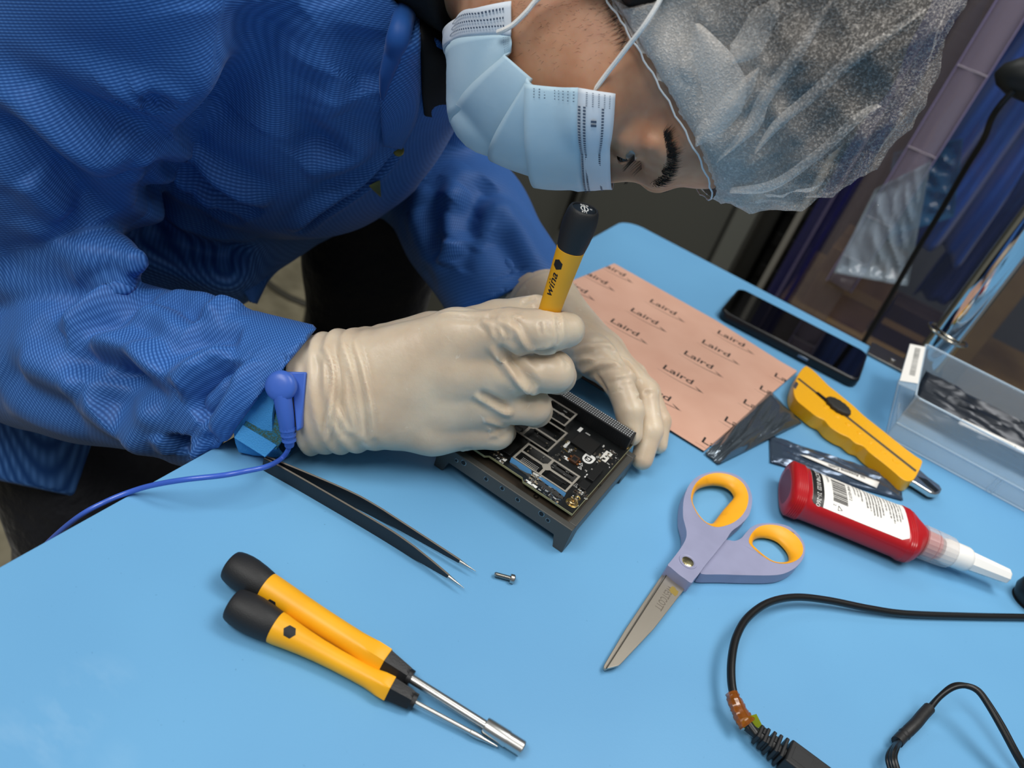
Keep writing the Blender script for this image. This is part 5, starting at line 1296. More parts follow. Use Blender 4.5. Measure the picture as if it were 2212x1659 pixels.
CV, CF = nets(coat, (-690, -730, -300), (110, -120, 330), 4.2)
CN = gradf(coat, CV, 1.2); CV, CF = subdiv(np.concatenate([CV, CN], 1), CF); CN = CV[:, 3:]; CN = CN / np.linalg.norm(CN, axis=1)[:, None]; CV = CV[:, :3]
def axuv(P, a, b, R):
    ax = (b - a) / np.linalg.norm(b - a); c = CAM - (a + b) / 2; e1 = c - ax * (c @ ax); e1 /= np.linalg.norm(e1); e2 = np.cross(ax, e1); q = P - a
    return np.stack([q @ ax, np.arctan2(q @ e2, q @ e1) * R], 1)
part_d = np.stack([np.minimum(torso(CV), tail(CV)), armR(CV), np.minimum(foreR(CV), elbow(CV)), armL(CV)], 1); pk = part_d.argmin(1)
CUV = np.stack([axuv(CV, T0, UPR, 130), axuv(CV, S_R, EU, 72), axuv(CV, E_R, W_R, 55), axuv(CV, E_L, W_L, 58)], 1)[np.arange(len(CV)), pk]
CFO = []
def cf(pts, w, h, d0=420, d1=900): CFO.append((pf(coat, pts, d0, d1), w, h))

# upper sleeve
cf([(35, 100), (100, 156), (174, 217), (243, 256), (325, 280)], 13, -7); cf([(60, 60), (140, 120), (230, 170), (330, 205)], 14, 6)
cf([(0, 217), (56, 304), (130, 378), (187, 438), (215, 475)], 14, -8); cf([(20, 170), (90, 250), (170, 320), (250, 370)], 13, 6); cf([(60, 380), (110, 430), (150, 470)], 9, 4)
cf([(330, 20), (370, 80), (390, 130)], 10, 5); cf([(300, 217), (330, 212), (360, 220)], 7, -7); cf([(250, 300), (300, 330), (300, 380)], 10, 4)
cf([(95, 22), (48, 105), (0, 187)], 2.2, 1.2)
# elbow fold
cf([(0, 560), (80, 600), (160, 610)], 12, -3); cf([(40, 470), (120, 520), (200, 545)], 8, 2)
# forearm
cf([(133, 722), (182, 681), (242, 641), (291, 600)], 8, 8); cf([(160, 742), (230, 700), (300, 650), (330, 625)], 8, -5)
cf([(145, 726), (222, 746), (283, 762), (343, 802), (388, 839)], 8, 9); cf([(150, 755), (222, 775), (280, 795), (335, 835), (370, 870)], 10, -7)
cf([(388, 839), (424, 802), (465, 770), (495, 768)], 8, 8); cf([(497, 778), (487, 819), (456, 867), (425, 905)], 8, -10); cf([(515, 790), (505, 830), (478, 880), (450, 915)], 7, 5)
cf([(242, 786), (259, 843), (226, 890)], 14, -8); cf([(180, 850), (250, 920), (330, 960)], 12, 5); cf([(40, 780), (120, 820), (180, 850)], 13, 5); cf([(0, 800), (80, 850), (170, 890)], 13, -5)
cf([(330, 640), (390, 650), (430, 690)], 8, -6); cf([(440, 690), (480, 668), (520, 675)], 9, 6); cf([(400, 720), (450, 735), (520, 730)], 9, -4)
cf([(586, 730), (505, 812), (444, 905), (392, 960)], 1.6, -1.4); cf([(600, 735), (520, 812), (460, 905), (405, 960)], 7, 1.2)
cf([(384, 940), (398, 968), (410, 985)], 7, -9); cf([(420, 960), (440, 975)], 8, 5)
# chest
cf([(415, -20), (438, 78), (434, 174), (391, 260), (355, 290)], 15, 10); cf([(642, 17), (608, 65), (564, 130), (477, 205), (412, 265), (378, 296)], 22, -13)
cf([(755, 165), (715, 215), (703, 252), (738, 282), (768, 321), (738, 345), (651, 368)], 10, 6); cf([(690, 150), (660, 230), (690, 300), (640, 340)], 20, -7)
cf([(304, 339), (369, 356), (434, 385), (564, 464)], 8, -9); cf([(310, 320), (400, 345), (480, 385), (580, 440)], 10, 6)
cf([(299, 378), (347, 412), (434, 438), (530, 480)], 9, -7); cf([(330, 385), (400, 410), (470, 440)], 8, 5); cf([(304, 490), (378, 516), (456, 546), (540, 560)], 11, -12); cf([(310, 455), (400, 490), (500, 520)], 13, 7)
cf([(868, 321), (803, 384), (694, 462), (647, 505)], 3.5, -4.5); cf([(840, 325), (780, 378), (680, 450), (630, 498)], 6, 3.5)
cf([(560, 60), (540, 0)], 20, 6); cf([(780, 60), (770, 140), (790, 200)], 16, -6)
# far sleeve
cf([(970, 430), (935, 500), (950, 560)], 14, -6); cf([(1000, 400), (965, 470), (985, 560)], 10, 6); cf([(1060, 390), (1010, 450), (1000, 520)], 13, -6); cf([(1030, 462), (1075, 455), (1105, 475), (1140, 540), (1165, 590)], 11, 4); cf([(1060, 500), (1110, 560), (1140, 610)], 16, -3.5)
cf([(980, 520), (965, 575)], 10, 6); cf([(900, 450), (920, 520), (960, 600)], 12, 4); cf([(1060, 605), (1100, 585), (1140, 572)], 1.6, -1.2)

CFO = [(a, b, c * 1.25) for a, b, c in CFO]
CV = folds(CV, CN, CFO)
lab_coat = npmesh('lab_coat', ploc(CV), CF, COAT, person)
def set_uv(o, uv):
    lay = o.data.uv_layers.new(name='weave'); li = np.empty(len(o.data.loops), np.int32); o.data.loops.foreach_get('vertex_index', li); lay.data.foreach_set('uv', uv[li].ravel())
set_uv(lab_coat, CUV)
# gloves
V, F = nets(glove_R, np.min(RI + RM + RR + RP + RT + [R_W0], 0) - 45, np.max(RI + RM + RR + RP + RT + [R_W0], 0) + 45, 1.5); V = folds(V, gradf(glove_R, V, .8), [(a, b * .9, c * 1.4) for a, b, c in RF])
gr = npmesh('glove', ploc(V), F, GLOVE, person)
V, F = nets(glove_L, np.min(LI + LM + LR + LP + LT + [LW0], 0) - 45, np.max(LI + LM + LR + LP + LT + [LW0], 0) + 45, 1.7); V = folds(V, gradf(glove_L, V, .8), [(a, b * .9, c * 1.4) for a, b, c in LF])
gl = npmesh('glove', ploc(V), F, GLOVE, person)

# trousers
TRO = mat('dark_trousers', '0d0f18', .75, sheen=.1, bump=(22, .9, 14))
LGL = [A_(820, 380, 850), A_(800, 560, 880), A_(785, 760, 920)]; k_ = LGL[2] + np.array((-10, 0, -300.)); k_[2] = -745
def trous(P):
    d = chain(P, LGL + [k_], [95, 72, 66, 60], 20)
    d = smin(d, chain(P, [(-520, -470, 0), A_(260, 1090, 790), (-430, -470, -745)], [120, 95, 60], 20), 20)
    return smin(d, cone(P, (-560, -470, 20), (-560, -330, 20), 120, 120), 40)
V, F = nets(trous, (-760, -640, -760), (-120, 60, 160), 9)
npmesh('trousers', ploc(V), F, TRO, person)

SHIRT = mat('black_shirt', '08080a', .85)
def shirt(P):
    Q = Hl(P); d = cone(P, A_(935, -80, 570), A_(935, 200, 640), 40, 28)
    return smin(d, smax(neck(Q) - 9, (Q - np.array((0, -50, -92))) @ np.array((0, .35, .937)), 4), 10)
V, F = nets(shirt, HO - 300, HO + 60, 5); npmesh('shirt', ploc(V), F, SHIRT, person)
# ------------------------------------------------------------------ head: hair, brows, eyes, net, mask
def Lpx(px, py, x):
    """local head point on the sagittal plane at local x that a pixel shows"""
    r = ray(px, py); o = Hl(CAM[None])[0]; dl = r @ HR; t = (x - o[0]) / dl[0]; return o + dl * t
RN = np.array((0, -.71, 1.0)); RN /= np.linalg.norm(RN); RD = float(RN @ np.array((0, 0, -25.0)))
def above(Q): return (Q - np.array((0, 4.0, 0))) @ RN - RD           # height over the plane of the net's rim
HAIR = mat('dark_hair', '15110e', .5, bump=(1200, .8, .6))
def hairf(P):
    Q = Hl(P); d = smin(face(Q) - 8, elli(Q, (0, -18, 58), (85, 107, 88)), 10) - 2 * np.sin(Q[:, 1] * .12 + 2) * np.sin(Q[:, 2] * .1); return smax(d, -(above(Q) - 6), 4)
V, F = nets(hairf, HO - 190, HO + 190, 3.2)
npmesh('hair', ploc(V), F, HAIR, person)
def netf(P):
    Q = Hl(P); e = elli(Q, (0, -12, 66), (93, 121, 94)); h = above(Q)
    w = np.exp(-np.clip(h, 0, None) / 16)
    hug = smin(face(Q), elli(Q, (0, -12, 40), (78, 104, 88)), 10) - 3.2
    d = e * (1 - w) + hug * w
    return d
NETM = bpy.data.materials.new('hair_net_fabric'); NETM.use_nodes = True
def net_material():
    nt = NETM.node_tree; L = nt.links; b = nt.nodes['Principled BSDF']; out = nt.nodes['Material Output']
    b.inputs['Base Color'].default_value = (.95, .90, .84, 1); b.inputs['Roughness'].default_value = .55; b.inputs['Specular IOR Level'].default_value = .3
    tc = nd(nt, 'ShaderNodeTexCoord')
    def noi(sc, det, stretch, rot, dist=0):
        mp = nd(nt, 'ShaderNodeMapping'); mp.inputs['Scale'].default_value = stretch; mp.inputs['Rotation'].default_value = rot
        n = nd(nt, 'ShaderNodeTexNoise'); n.inputs['Scale'].default_value = sc; n.inputs['Detail'].default_value = det; n.inputs['Distortion'].default_value = dist
        L.new(tc.outputs['Object'], mp.inputs[0]); L.new(mp.outputs[0], n.inputs['Vector']); return n.outputs['Fac']
    def rng(f, a, b_, c, d):
        r = nd(nt, 'ShaderNodeMapRange'); 
        for i, v in enumerate((a, b_, c, d)): r.inputs[i + 1].default_value = v
        L.new(f, r.inputs[0]); return r.outputs[0]
    def op(o, a, b_):
        n = nd(nt, 'ShaderNodeMath', operation=o)
        for i, v in enumerate((a, b_)):
            if isinstance(v, (int, float)): n.inputs[i].default_value = v
            else: L.new(v, n.inputs[i])
        return n.outputs[0]
    fib = rng(noi(1000, 2, (1, .2, 1), (.3, .2, .9), .3), .47, .66, 0, 1)
    fib2 = rng(noi(700, 2, (1, .2, 1), (1.1, -.4, -.6), .4), .5, .68, 0, 1)
    cl = rng(noi(16, 4, (1, 1, 1), (0, 0, 0)), .35, .7, 0, 1)
    # fabric is gathered and doubled towards the elastic rim
    n_w = HR @ RN; vm = nd(nt, 'ShaderNodeVectorMath', operation='DOT_PRODUCT'); vm.inputs[1].default_value = tuple(n_w); L.new(tc.outputs['Object'], vm.inputs[0])
    off = float(((HO + HR @ np.array((0, 4., 0))) - PO) @ n_w + RD) * MM
    g = rng(op('SUBTRACT', vm.outputs[1], off), 0.0, .05, 1, 0)
    a = op('ADD', op('ADD', .05, op('MULTIPLY', fib, .18)), op('MULTIPLY', fib2, .11))
    a = op('ADD', a, op('MULTIPLY', op('ADD', op('MULTIPLY', g, .8), op('MULTIPLY', op('MULTIPLY', g, cl), .4)), .46)); a = op('ADD', a, op('MULTIPLY', cl, .05))
    a = op('MINIMUM', a, .93)
    L.new(a, b.inputs['Alpha'])
    tr = nd(nt, 'ShaderNodeBsdfTranslucent'); tr.inputs[0].default_value = (.85, .86, .88, 1)
    b.inputs['Subsurface Weight'].default_value = 0
    bp = nd(nt, 'ShaderNodeBump'); bp.inputs['Strength'].default_value = .5; bp.inputs['Distance'].default_value = .0008; L.new(fib, bp.inputs['Height']); L.new(bp.outputs['Normal'], b.inputs['Normal'])
net_material()
V, F = nets(netf, HO - 215, HO + 215, 2.6)
keep = above(Hl(V)) > 0
F = F[keep[F].all(1)]
used = np.unique(F); mp_ = -np.ones(len(V), int); mp_[used] = np.arange(len(used)); V = V[used]; F = mp_[F]
V = laplace(V, F, 6); N = gradf(netf, V, 1.0); Q = Hl(V); h_ = above(Q)
c_ax = np.array((0, -5., 30.)); u1 = np.array((1., 0, 0)); u2 = np.cross(RN, u1); ang_ = np.arctan2((Q - c_ax) @ u2, (Q - c_ax) @ u1)
def ridged(a, f, p): return 1 - 2 * np.abs(np.sin(a * f + p))
disp = np.exp(-h_ / 30) * (1.7 * ridged(ang_ + .02 * np.sin(h_ * .2), 17, 0) + 1.2 * ridged(ang_, 31, 1.3)) * np.clip(h_ / 6, 0, 1)
q_ = Q * .045; disp += 3.0 * ridged(q_[:, 1] * 1.3 + q_[:, 2] * .8 + np.sin(q_[:, 0] * 1.5 + q_[:, 2]), 1, .4) * np.clip(h_ / 30, 0, 1) + 1.6 * ridged(q_[:, 2] * 2.4 - q_[:, 1] * 1.6 + np.sin(q_[:, 0] * 2), 1, 1.0) * np.clip(h_ / 25, 0, 1)
disp += 1.0 * ridged(q_[:, 1] * 5 + q_[:, 0] * 3 + 2 * np.sin(q_[:, 2] * 3), 1, 0) * np.exp(-h_ / 60)
V = V + N * disp[:, None]
def z3(pts): return crop(1200, 0, .45814, pts)
NF = []
def nf(pts, w, h): NF.append((pf(netf, z3(pts), 250, 520), w, h))
nf([(740, 740), (880, 600), (960, 440), (1100, 250), (1260, 20)], 4, 3.5); nf([(960, 690), (1030, 570), (1180, 440), (1390, 250), (1700, 40)], 4, 4); nf([(1000, 720), (1090, 600), (1250, 470), (1450, 300)], 6, -3.5)
nf([(830, 870), (1000, 850), (1200, 720), (1400, 540), (1500, 480)], 3.5, 3.5); nf([(860, 930), (1000, 945), (1150, 905), (1300, 790)], 3, 3); nf([(700, 400), (800, 470), (840, 530)], 3, 2.5); nf([(600, 250), (650, 350), (700, 430), (690, 560)], 3.5, 3); nf([(540, 0), (560, 150), (620, 280), (570, 470)], 4, 3.5)
nf([(930, 140), (960, 260), (1030, 320)], 3, 3); nf([(940, 260), (950, 400), (970, 420)], 3, 2.5); nf([(1060, 0), (990, 150)], 3, 2.5); nf([(1400, 30), (1380, 80), (1260, 240)], 2, 2)
V = folds(V, N, NF)
for _ in range(3):
    d_ = np.minimum(hairf(V), headn(V)); g_ = gradf(lambda P: np.minimum(hairf(P), headn(P)), V, base=d_); V = V + g_ * np.clip(2.2 - d_, 0, 6)[:, None]
net = npmesh('hair_net', ploc(V), F, NETM, person)
def band(c1, c2, name='net_fold', nn=6, lift=1.4, d=(250, 520)):
    a = smoothpts(pf(netf, z3(c1), *d), 6); b = smoothpts(pf(netf, z3(c2), *d), 6); v = []; f = []
    for i_, (p, q) in enumerate(zip(a, b)):
        w_ = min(1, .12 + 4 * min(i_, len(a) - 1 - i_) / len(a)); mid = (np.asarray(p) + np.asarray(q)) / 2; p = mid + (p - mid) * w_; q = mid + (q - mid) * w_
        for k in range(nn + 1):
            t = k / nn; s = np.asarray(p) * (1 - t) + np.asarray(q) * t; v.append(s)
    v = project(netf, np.array(v), 3); v = v + gradf(netf, v) * (lift + 3.0 * np.tile(np.sin(np.linspace(0, PI, nn + 1)), len(a)))[:, None]
    m = len(a)
    for i in range(m - 1):
        for k in range(nn): q = i * (nn + 1) + k; f.append((q, q + 1, q + nn + 2, q + nn + 1))
    return npmesh(name, ploc(v), np.array(f), NETM, net)
band([(740, 740), (880, 600), (960, 440), (1100, 250), (1260, 0)], [(800, 740), (960, 600), (1015, 470), (1160, 270), (1330, 0)])
band([(930, 680), (1030, 560), (1180, 430), (1390, 240), (1700, 30)], [(955, 725), (1070, 590), (1225, 465), (1430, 285), (1720, 60)])
band([(820, 850), (1000, 845), (1200, 715), (1400, 535), (1500, 470)], [(840, 900), (1010, 885), (1220, 750), (1420, 570), (1515, 500)])
band([(590, 120), (640, 250), (690, 390), (700, 520), (680, 640)], [(760, 100), (840, 260), (900, 380), (880, 520), (800, 680)])
band([(780, 250), (850, 180), (920, 60), (980, 0)], [(900, 330), (980, 230), (1040, 100), (1090, 0)])
band([(620, 640), (700, 560), (820, 430), (930, 300)], [(720, 700), (800, 600), (900, 480), (990, 330)])
# elastic rim of the net
rim = []
for a in np.linspace(0, 2 * PI, 121):
    d = u1 * math.cos(a) + u2 * math.sin(a); base = np.array((0, 4., 0)) + RN * RD; base = base + (c_ax - base) - RN * ((c_ax - base) @ RN)
    ts = np.linspace(30, 160, 131); PP = HO + (base + d * ts[:, None] + RN * 1.0) @ HR.T; vv = netf(PP); k = np.where(vv > 0)[0]
    rim.append(PP[k[0]] + 0.0 if len(k) else PP[-1])
rim = [p + (HR @ RN) * 0.5 * math.sin(i * 1.7) for i, p in enumerate(rim)]
MB().tube([ploc(p) for p in rim], .5, 6).build('elastic_rim', mat('net_elastic', 'd9dde0', .7), net)

# strands: eyebrow, lashes, sideburn, stubble
def strand(mb, root, tip, bend_, r, seg=3):
    pts = []
    for k in range(seg + 1):
        t = k / seg; pts.append(np.asarray(root) * (1 - t) + np.asarray(tip) * t + np.asarray(bend_) * math.sin(t * PI))
    mb.tube([ploc(p) for p in pts], [r * (1 - .85 * k / seg) for k in range(seg + 1)], 4, caps=False)
rs = random.Random(12); brow = MB()
bc_ = [(1436, 290), (1446, 318), (1451, 342), (1447, 365), (1436, 385), (1420, 398)]
bcp = smoothpts([(a, b) for a, b in bc_], 10)
def roots(pts): r = pins(headn, pts, 330, 500, 170); return r, gradf(headn, r)
bp_ = []
for k in range(620):
    t = rs.random(); p = bcp[min(int(t * (len(bcp) - 1)), len(bcp) - 2)]; w = 4 + 12 * min(1, t * 1.6); bp_.append((p[0] + rs.uniform(-w, w * .5), p[1] + rs.uniform(-5, 5)))
for root, n in zip(*roots(bp_)):
    dirn = (HZ * rs.uniform(.2, .9) - HY * rs.uniform(.2, .8)) * rs.uniform(3, 7); dirn = dirn - n * (dirn @ n)
    strand(brow, root - n * .2, root + dirn + n * rs.uniform(.3, 1.2), n * .5, .15)
brow.build('eyebrow', HAIR, body, recalc=False); farb = MB(); q = []
for k in range(160): t = rs.random(); q.append((-(12 + 30 * t), 100 - 10 * t * t, 17 + 6 * math.sin(t * 2.4) + rs.uniform(-2.5, 2.5)))
q = project(headn, HO + np.array(q) @ HR.T, 6)
for root, n in zip(q, gradf(headn, q)):
    dirn = (HZ * rs.uniform(.2, .8) - HX * rs.uniform(.4, .9)) * rs.uniform(3, 6); dirn -= n * (dirn @ n); strand(farb, root, root + dirn + n * .6, n * .4, .14)
farb.build('eyebrow', HAIR, body, recalc=False)
for sx in (1, -1):
    lash = MB(); tt = np.linspace(0, 1, 46); q = project(headn, HO + np.stack([sx * (19 + 23 * tt), tt * 0 + 90, tt * 0 - .6], 1) @ HR.T, 6)
    for t, root in zip(tt, q):
        l_ = 5.5 + 2.5 * math.sin(t * PI); strand(lash, root, root + HR @ np.array((sx * (t - .4) * 3, l_ * .75, -l_ * .75 + rs.uniform(-1, 1))), HR @ np.array((0, .6, -.9)), .16)
    lash.build('eyelashes', HAIR, body, recalc=False)
EYEM = mat('eye_white', '8f8782', .2, coat=.4)
for sx in (1, -1):
    c = Hw((sx * 30.5, 70.5, -1)); e_ = MB().lathe([(12.6 * math.sin(a), max(12.6 * math.cos(a), .02)) for a in np.linspace(-PI / 2, PI / 2, 13)], 20).xf(Matrix.Translation(ploc(c))).build('eye', EYEM, body)
    ic = Hw((sx * 29.5, 80.5, -6)); MB().lathe([(3.6 * math.sin(a), max(3.6 * math.cos(a), .02)) for a in np.linspace(-PI / 2, PI / 2, 7)], 14).xf(Matrix.Translation(ploc(ic))).build('iris', mat('dark_iris', '1b120c', .15), e_)
side = MB()
sp_ = [p for p in ((rs.uniform(1322, 1366), rs.uniform(-30, 105)) for _ in range(300)) if 1316 + max(0, p[1]) * .3 < p[0] < 1330 + max(0, p[1]) * .36]
for root, n in zip(*roots(sp_)):
    d = HR @ np.array((0, rs.uniform(1, 4), rs.uniform(-7, -1))); d -= n * (d @ n); strand(side, root - n * .2, root + d + n * .6, n * .4, .08)
sp_ = [p for p in ((rs.uniform(1060, 1330), rs.uniform(0, 150)) for _ in range(460)) if rs.random() < 1 - p[1] / 190]
for root, n in zip(*roots(sp_)):     # sparse stubble on cheek and jaw
    d = HR @ np.array((0, rs.uniform(-1, 2), rs.uniform(-3.4, -.6))); d -= n * (d @ n); strand(side, root - n * .2, root + d + n * .35, n * .25, .055)
side.build('beard_stubble', HAIR, body, recalc=False)

# ------------------------------------------------------------------ surgical mask
MASKB = mat('mask_blue', 'bddaea', .6, var=(45, 'c8e1ee', .35, .7), bump=(420, .3, .25))
MASKW = mat('mask_white', 'dfe7f0', .6, bump=(420, .3, .25))
NPH = 60
def mrow(side_, front, inset=0.0, pz=1.25, py=1.0):
    s = Lpx(*side_); f = Lpx(*front); xs = side_[2]; out = []
    for k in range(NPH + 1):
        a = PI * k / NPH; sn = math.sin(a)
        out.append(np.array((xs * math.cos(a) * (1 - .10 * sn), s[1] + (f[1] - s[1]) * sn ** py - inset * sn, s[2] + (f[2] - s[2]) * sn ** pz)))
    return np.array(out)
r0 = mrow((1320, 200, 58), (1321, 405, 3)); r1 = mrow((1256, 190, 60), (1262, 407, 3)); r2 = mrow((1133, 181, 61), (1150, 403, 3)); r2b = mrow((1152, 184, 58.5), (1185, 398, 3), 1.6)
r3 = mrow((1138, 168, 60), (1056, 345, 4)); r3b = mrow((1150, 170, 57.5), (1088, 350, 4), 1.6); r4 = mrow((1089, 118, 60), (985, 245, 6)); r4b = mrow((1104, 112, 57.5), (1006, 255, 6), 1.6)
r5 = mrow((1103, 78, 59), (958, 112, 8)); r6 = mrow((1107, 8, 56), (953, 72, 10))
def panel(a, b, name, m, par, bulge=1.2, n=8, thick=.5, lift=0.0):
    v = []; f = []
    for i in range(n + 1):
        t = i / n; row = a * (1 - t) + b * t; c = np.array((0, 20., row[:, 2].mean())); o = row - c; o /= np.linalg.norm(o, axis=1)[:, None]
        row = row + o * (bulge * math.sin(PI * t) + lift) + o * (.5 * np.sin(np.linspace(0, 19, NPH + 1) + 3 * t) * math.sin(PI * t))[:, None]
        v.append(row)
    v = np.concatenate(v); k = NPH + 1
    for _ in range(4):
        d_ = face(v); g_ = gradf(face, v, base=d_); v = v + g_ * np.clip(2.0 + lift + bulge * .5 - d_, 0, 5)[:, None]
    for i in range(n):
        for j in range(NPH): q = i * k + j; f.append((q, q + 1, q + k + 1, q + k))
    o = npmesh(name, ploc(HO + v @ HR.T), np.array(f), m, par); md = o.modifiers.new('thick', 'SOLIDIFY'); md.thickness = thick * MM; md.offset = 0
    return o
maskp = panel(r1, r2, 'face_mask', MASKB, person, 1.0)
panel(r2, r2b, 'pleat_fold', MASKB, maskp, 0, 2); panel(r2b, r3, 'pleat', MASKB, maskp, 1.0); panel(r3, r3b, 'pleat_fold', MASKB, maskp, 0, 2)
panel(r3b, r4, 'pleat', MASKB, maskp, 1.0); panel(r4, r4b, 'pleat_fold', MASKB, maskp, 0, 2); panel(r4b, r5, 'pleat', MASKB, maskp, 1.5)
nb = panel(r0, r1, 'nose_band', MASKW, maskp, .3, 6, .8, .25); panel(r5, r6, 'chin_band', MASKW, maskp, .3, 6, .8, .25)
dash = MB()
def mark(a, b, t0, t1, k0, k1, lift=1.0):
    q = []
    for t, k in ((t0, k0), (t0, k1), (t1, k1), (t1, k0)):
        i = int(k); fr_ = k - i; ra = a[i] * (1 - fr_) + a[min(i + 1, NPH)] * fr_; rb_ = b[i] * (1 - fr_) + b[min(i + 1, NPH)] * fr_; p = ra * (1 - t) + rb_ * t
        c = np.array((0, 20., p[2])); o = p - c; o /= np.linalg.norm(o); q.append(p + o * lift)
    q = np.array(q)
    for _ in range(2): d_ = face(q); q = q + gradf(face, q, base=d_) * np.clip(3.6 - d_, 0, 5)[:, None]
    dash.add([ploc(HO + HR @ p) for p in q], [(0, 1, 2, 3)])
for t in (.36, .82, .95):
    k = 3.0
    while k < NPH - 3: mark(r0, r1, t - .034, t + .034, k, k + .3); k += .55
for t in (.3, .55, .8):
    k = 2.0
    while k < NPH - 2: mark(r5, r6, t - .035, t + .035, k, k + .36); k += .68
for i in range(5):
    for j in range(8): mark(r0, r1, .15 + i * .15, .19 + i * .15, .5 + j * .32, .62 + j * .32)
for i in range(9):
    for j in range(4): mark(r1, r2, .05 + i * .095, .075 + i * .095, .6 + j * .55, .74 + j * .55, 1.5)
for i in range(9):
    for j in range(4): mark(r4b, r5, .05 + i * .1, .08 + i * .1, .6 + j * .6, .76 + j * .6, 2.2)
for j in range(2): mark(r0, r1, .52, .66, 5.2 + j * .7, 5.6 + j * .7)
o = dash.build('embossed_dash', mat('mask_emboss', '46566c', .7), maskp, smooth=False, recalc=False); o['kind'] = 'stuff'
LOOP = mat('ear_loop_cord', 'eceae6', .7, bump=(1500, .6, .5))
def loop(pts, name='ear_loop'): MB().tube([ploc(p) for p in smoothpts([HO + HR @ Lpx(px, py, x) for px, py, x in pts], 8)], 1.25, 8).build(name, LOOP, maskp)
loop([(1278, 206, 61.5), (1288, 190, 63), (1310, 160, 66), (1335, 128, 70), (1358, 98, 74), (1395, 50, 80), (1430, -10, 82), (1440, -60, 82)])
loop([(1075, 70, 62), (1090, 64, 64), (1110, 52, 65), (1138, 25, 67), (1165, -5, 68), (1240, -60, 72), (1330, -110, 80)])
# ------------------------------------------------------------------ coat details: lapel, snap, loose hem corner
def onc(pts, lift): return [p - ray(px, py) * l for p, (px, py), l in zip(pins(coat, pts, 420, 900, 400), pts, lift)]
def ruled(name, ca, cb, m, par, nn=8, bulge=5.0, thick=2.4, n=8, wave=0.0, raw=False):
    a = smoothpts(ca if raw else [A_(*p) for p in ca], n); b = smoothpts(cb if raw else [A_(*p) for p in cb], n); v = []; f = []
    for i, (p, q) in enumerate(zip(a, b)):
        p, q = np.asarray(p), np.asarray(q); c = CAM - (p + q) / 2; c /= np.linalg.norm(c)
        for k in range(nn + 1):
            t = k / nn; v.append(p * (1 - t) + q * t + c * (bulge * math.sin(PI * t) + wave * math.sin(i * .5 + t * 4)))
    for i in range(len(a) - 1):
        for k in range(nn): w = i * (nn + 1) + k; f.append((w, w + 1, w + nn + 2, w + nn + 1))
    o = npmesh(name, ploc(np.array(v)), np.array(f), m, par); set_uv(o, axuv(np.array(v), np.asarray(a[0]), np.asarray(a[-1]), 60)); md = o.modifiers.new('thick', 'SOLIDIFY'); md.thickness = thick * MM; md.offset = 0
    return o
LE = [(893, -30), (860, 80), (838, 140), (824, 190), (823, 250), (829, 314)]; RE = [(912, -30), (906, 80), (905, 140), (906, 200), (896, 262), (866, 320)]
le, re_ = onc(LE, [13, 12, 11, 10, 8, 5]), onc(RE, [10, 10, 10, 9, 8, 5])
lap = ruled('lapel', le, re_, COAT, lab_coat, bulge=5, raw=True)
MB().tube([ploc(p) for p in smoothpts(onc([(888, -30), (866, 60), (850, 115), (834, 165), (826, 215)], [16, 15, 14, 13, 11]), 6)], [6.5] * 10 + [6, 6, 5.5, 5.5, 5, 5, 4.5, 4.5, 4, 3.5, 3, 2.6, 2, 1.4, .8], 10).build('lapel_roll', COAT, lab_coat)
ruled('black_neck_sheet', onc([(909, -40), (908, 60), (910, 130), (912, 200), (918, 250)], [4] * 5), onc([(985, -40), (975, 60), (975, 130), (985, 210), (990, 260)], [4] * 5), SHIRT, lab_coat, bulge=1.5, raw=True, thick=1.5)  # black sheet over the coat, filling the gap between lapel and mask
q = onc([(798, 404), (822, 392), (824, 428)], [3, 3, 3])
MB().add([ploc(p) for p in q] + [ploc(p - FWD * 4) for p in q], [(0, 1, 2), (5, 4, 3), (0, 3, 4, 1), (1, 4, 5, 2), (2, 5, 3, 0)]).build('brass_snap', mat('dull_brass', '8d8a4a', .4, .7), lab_coat, bevel=.6)
MB().lathe([(0, 4), (1.2, 3.6), (1.6, .1)], 16, 'z').xf(mframe(ploc(onc([(861, 326)], [2])[0]), RGT, -FWD)).build('brass_snap', mat('dull_brass'), lab_coat)
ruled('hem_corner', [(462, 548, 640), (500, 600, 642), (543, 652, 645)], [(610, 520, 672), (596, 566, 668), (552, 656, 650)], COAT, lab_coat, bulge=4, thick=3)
ruled('hem_inner', [(420, 540, 668), (430, 600, 668), (440, 665, 668)], [(560, 530, 690), (540, 590, 690), (520, 662, 690)], mat('dark_gap_blue', '0b1d3d', .8), lab_coat, bulge=-4, thick=2)  # dark sheet filling the gap inside the coat hem

# ------------------------------------------------------------------ grounding wrist strap with snap and coiled-down cord
WA = R_W1 - R_W0; WA /= np.linalg.norm(WA); WUu = UPV - WA * (UPV @ WA); WUu /= np.linalg.norm(WUu); WS = np.cross(WA, WUu)
ws = empty('wrist_strap', ploc(R_W0) + PO, label='blue grounding wrist strap with a round snap and thin blue cord', cat='wrist strap')
WO = R_W0
def wl(P): return np.asarray(P, float) - WO
SBLU = mat('strap_elastic', '3f93d2', .75, bump=(1400, .9, .6)); SPLA = mat('strap_plastic', '4067c0', .35); SVEL = mat('strap_velcro', '2b7391', .9, var=(900, '3f5f57', .45, .55), bump=(1500, 1, 1))
def wristf(P): return smin(np.minimum(cone(P, WO - WA * 90 + UPV * 13, R_W1 + UPV * 16, 18, 19), cone(P, WO - WA * 90 - UPV * 13, R_W1 - UPV * 15, 18, 19)), cone(P, WO - WA * 90, R_W1, 22, 23), 8)
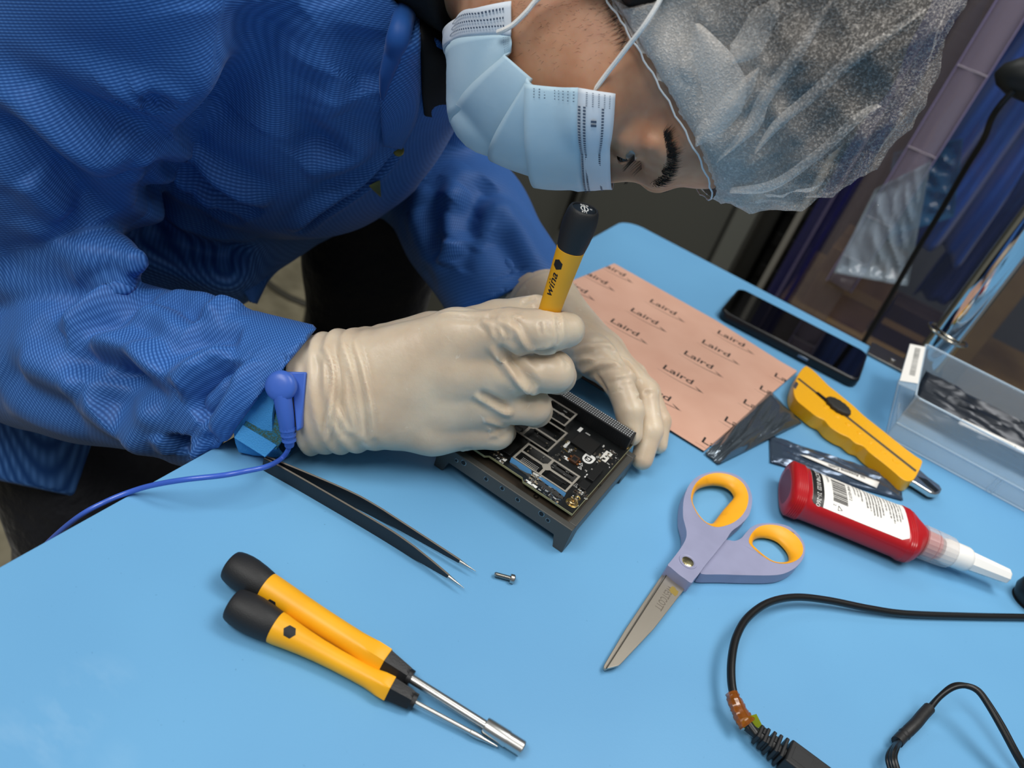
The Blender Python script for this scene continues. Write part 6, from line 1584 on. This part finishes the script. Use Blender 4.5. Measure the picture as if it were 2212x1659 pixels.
def sring(s, lift, n=56, tilt=0.0):
    out = []
    for k in range(n):
        a = 2 * PI * k / n; d = WUu * math.cos(a) + WS * math.sin(a); ts = np.linspace(10, 70, 121); P_ = WO + WA * (s + tilt * math.cos(a)) + d * ts[:, None]; v = wristf(P_); t = ts[int(np.argmax(v > lift))]; q = WO + WA * (s + tilt * math.cos(a)) + d * t; q[2] = max(q[2], .8 + lift * .3) if q[0] > -6 else q[2]; out.append(tuple(wl(q)))
    return out
MB().loft([sring(-30, .6, tilt=8), sring(-30, 2.4, tilt=8), sring(-22, 2.8, tilt=8), sring(-12, 2.8, tilt=8), sring(-5.5, 2.6, tilt=8), sring(-5, .8, tilt=8)], caps=False).build('band', SBLU, ws)
def cam_prism(pts, d, t, name, m, par=ws, bevel=.8, tw=0.0):
    a = [A_(px, py, d + tw * i) for i, (px, py) in enumerate(pts)]; n = len(a)
    return MB().add([wl(p) for p in a] + [wl(p + FWD * t) for p in a], [tuple(range(n)), tuple(range(n, 2 * n))[::-1]] + [(i, (i + 1) % n, n + (i + 1) % n, n + i) for i in range(n)]).build(name, m, par, bevel=bevel)
cam_prism([(600, 802), (661, 804), (650, 925), (640, 932), (632, 850), (598, 838)], 436, 5.5, 'buckle_plate', SPLA)
cam_prism([(555, 862), (640, 880), (628, 925), (596, 972), (520, 930)], 446, 2, 'velcro_end', SVEL, bevel=.4)
cam_prism([(524, 918), (598, 962), (572, 988), (505, 946)], 445, 2, 'strap_tip', SBLU, bevel=.3)
kc = A_(607, 834, 431)
MB().lathe([(-7, 7.5), (-3, 8.6), (0, 8.9), (2.2, 8.4), (3.6, 6.6), (4.3, 3.5), (4.4, .1)], 32, 'z').xf(mframe(wl(kc), RGT, -ray(607, 834))).build('snap_cap', SPLA, ws)
bpts = [wl(A_(*p)) for p in ((609, 852, 432), (613, 875, 433), (617, 900, 435), (621, 925, 438), (624, 945, 441), (625, 962, 445))]
bt_ = MB().tube(bpts, [5.2, 5.0, 4.7, 4.4, 3.4, 2.8], 16).build('boot', SPLA, ws)
for k in range(3): MB().tube([wl(A_(621 + k * 1.5, 922 + k * 12, 438 + 2 * k)), wl(A_(621.6 + k * 1.5, 929 + k * 12, 438.6 + 2 * k))], 4.7 - k * .3, 14).build('boot_rib', SPLA, bt_)
cpts = [A_(624, 955, 444), A_(622, 972, 447), A_(606, 992, 449)] + [at(px, py, z) for px, py, z in ((575, 1008, 22), (530, 1018, 23), (480, 1027, 24), (400, 1036, 20), (335, 1047, 11), (285, 1061, 3.0), (230, 1083, -2), (170, 1116, -10), (105, 1171, -36), (40, 1240, -80))]
MB().tube([wl(p) for p in smoothpts(cpts, 8)], 1.5, 10).build('cord', mat('cord_blue', '3d62c4', .3, coat=.2), ws)
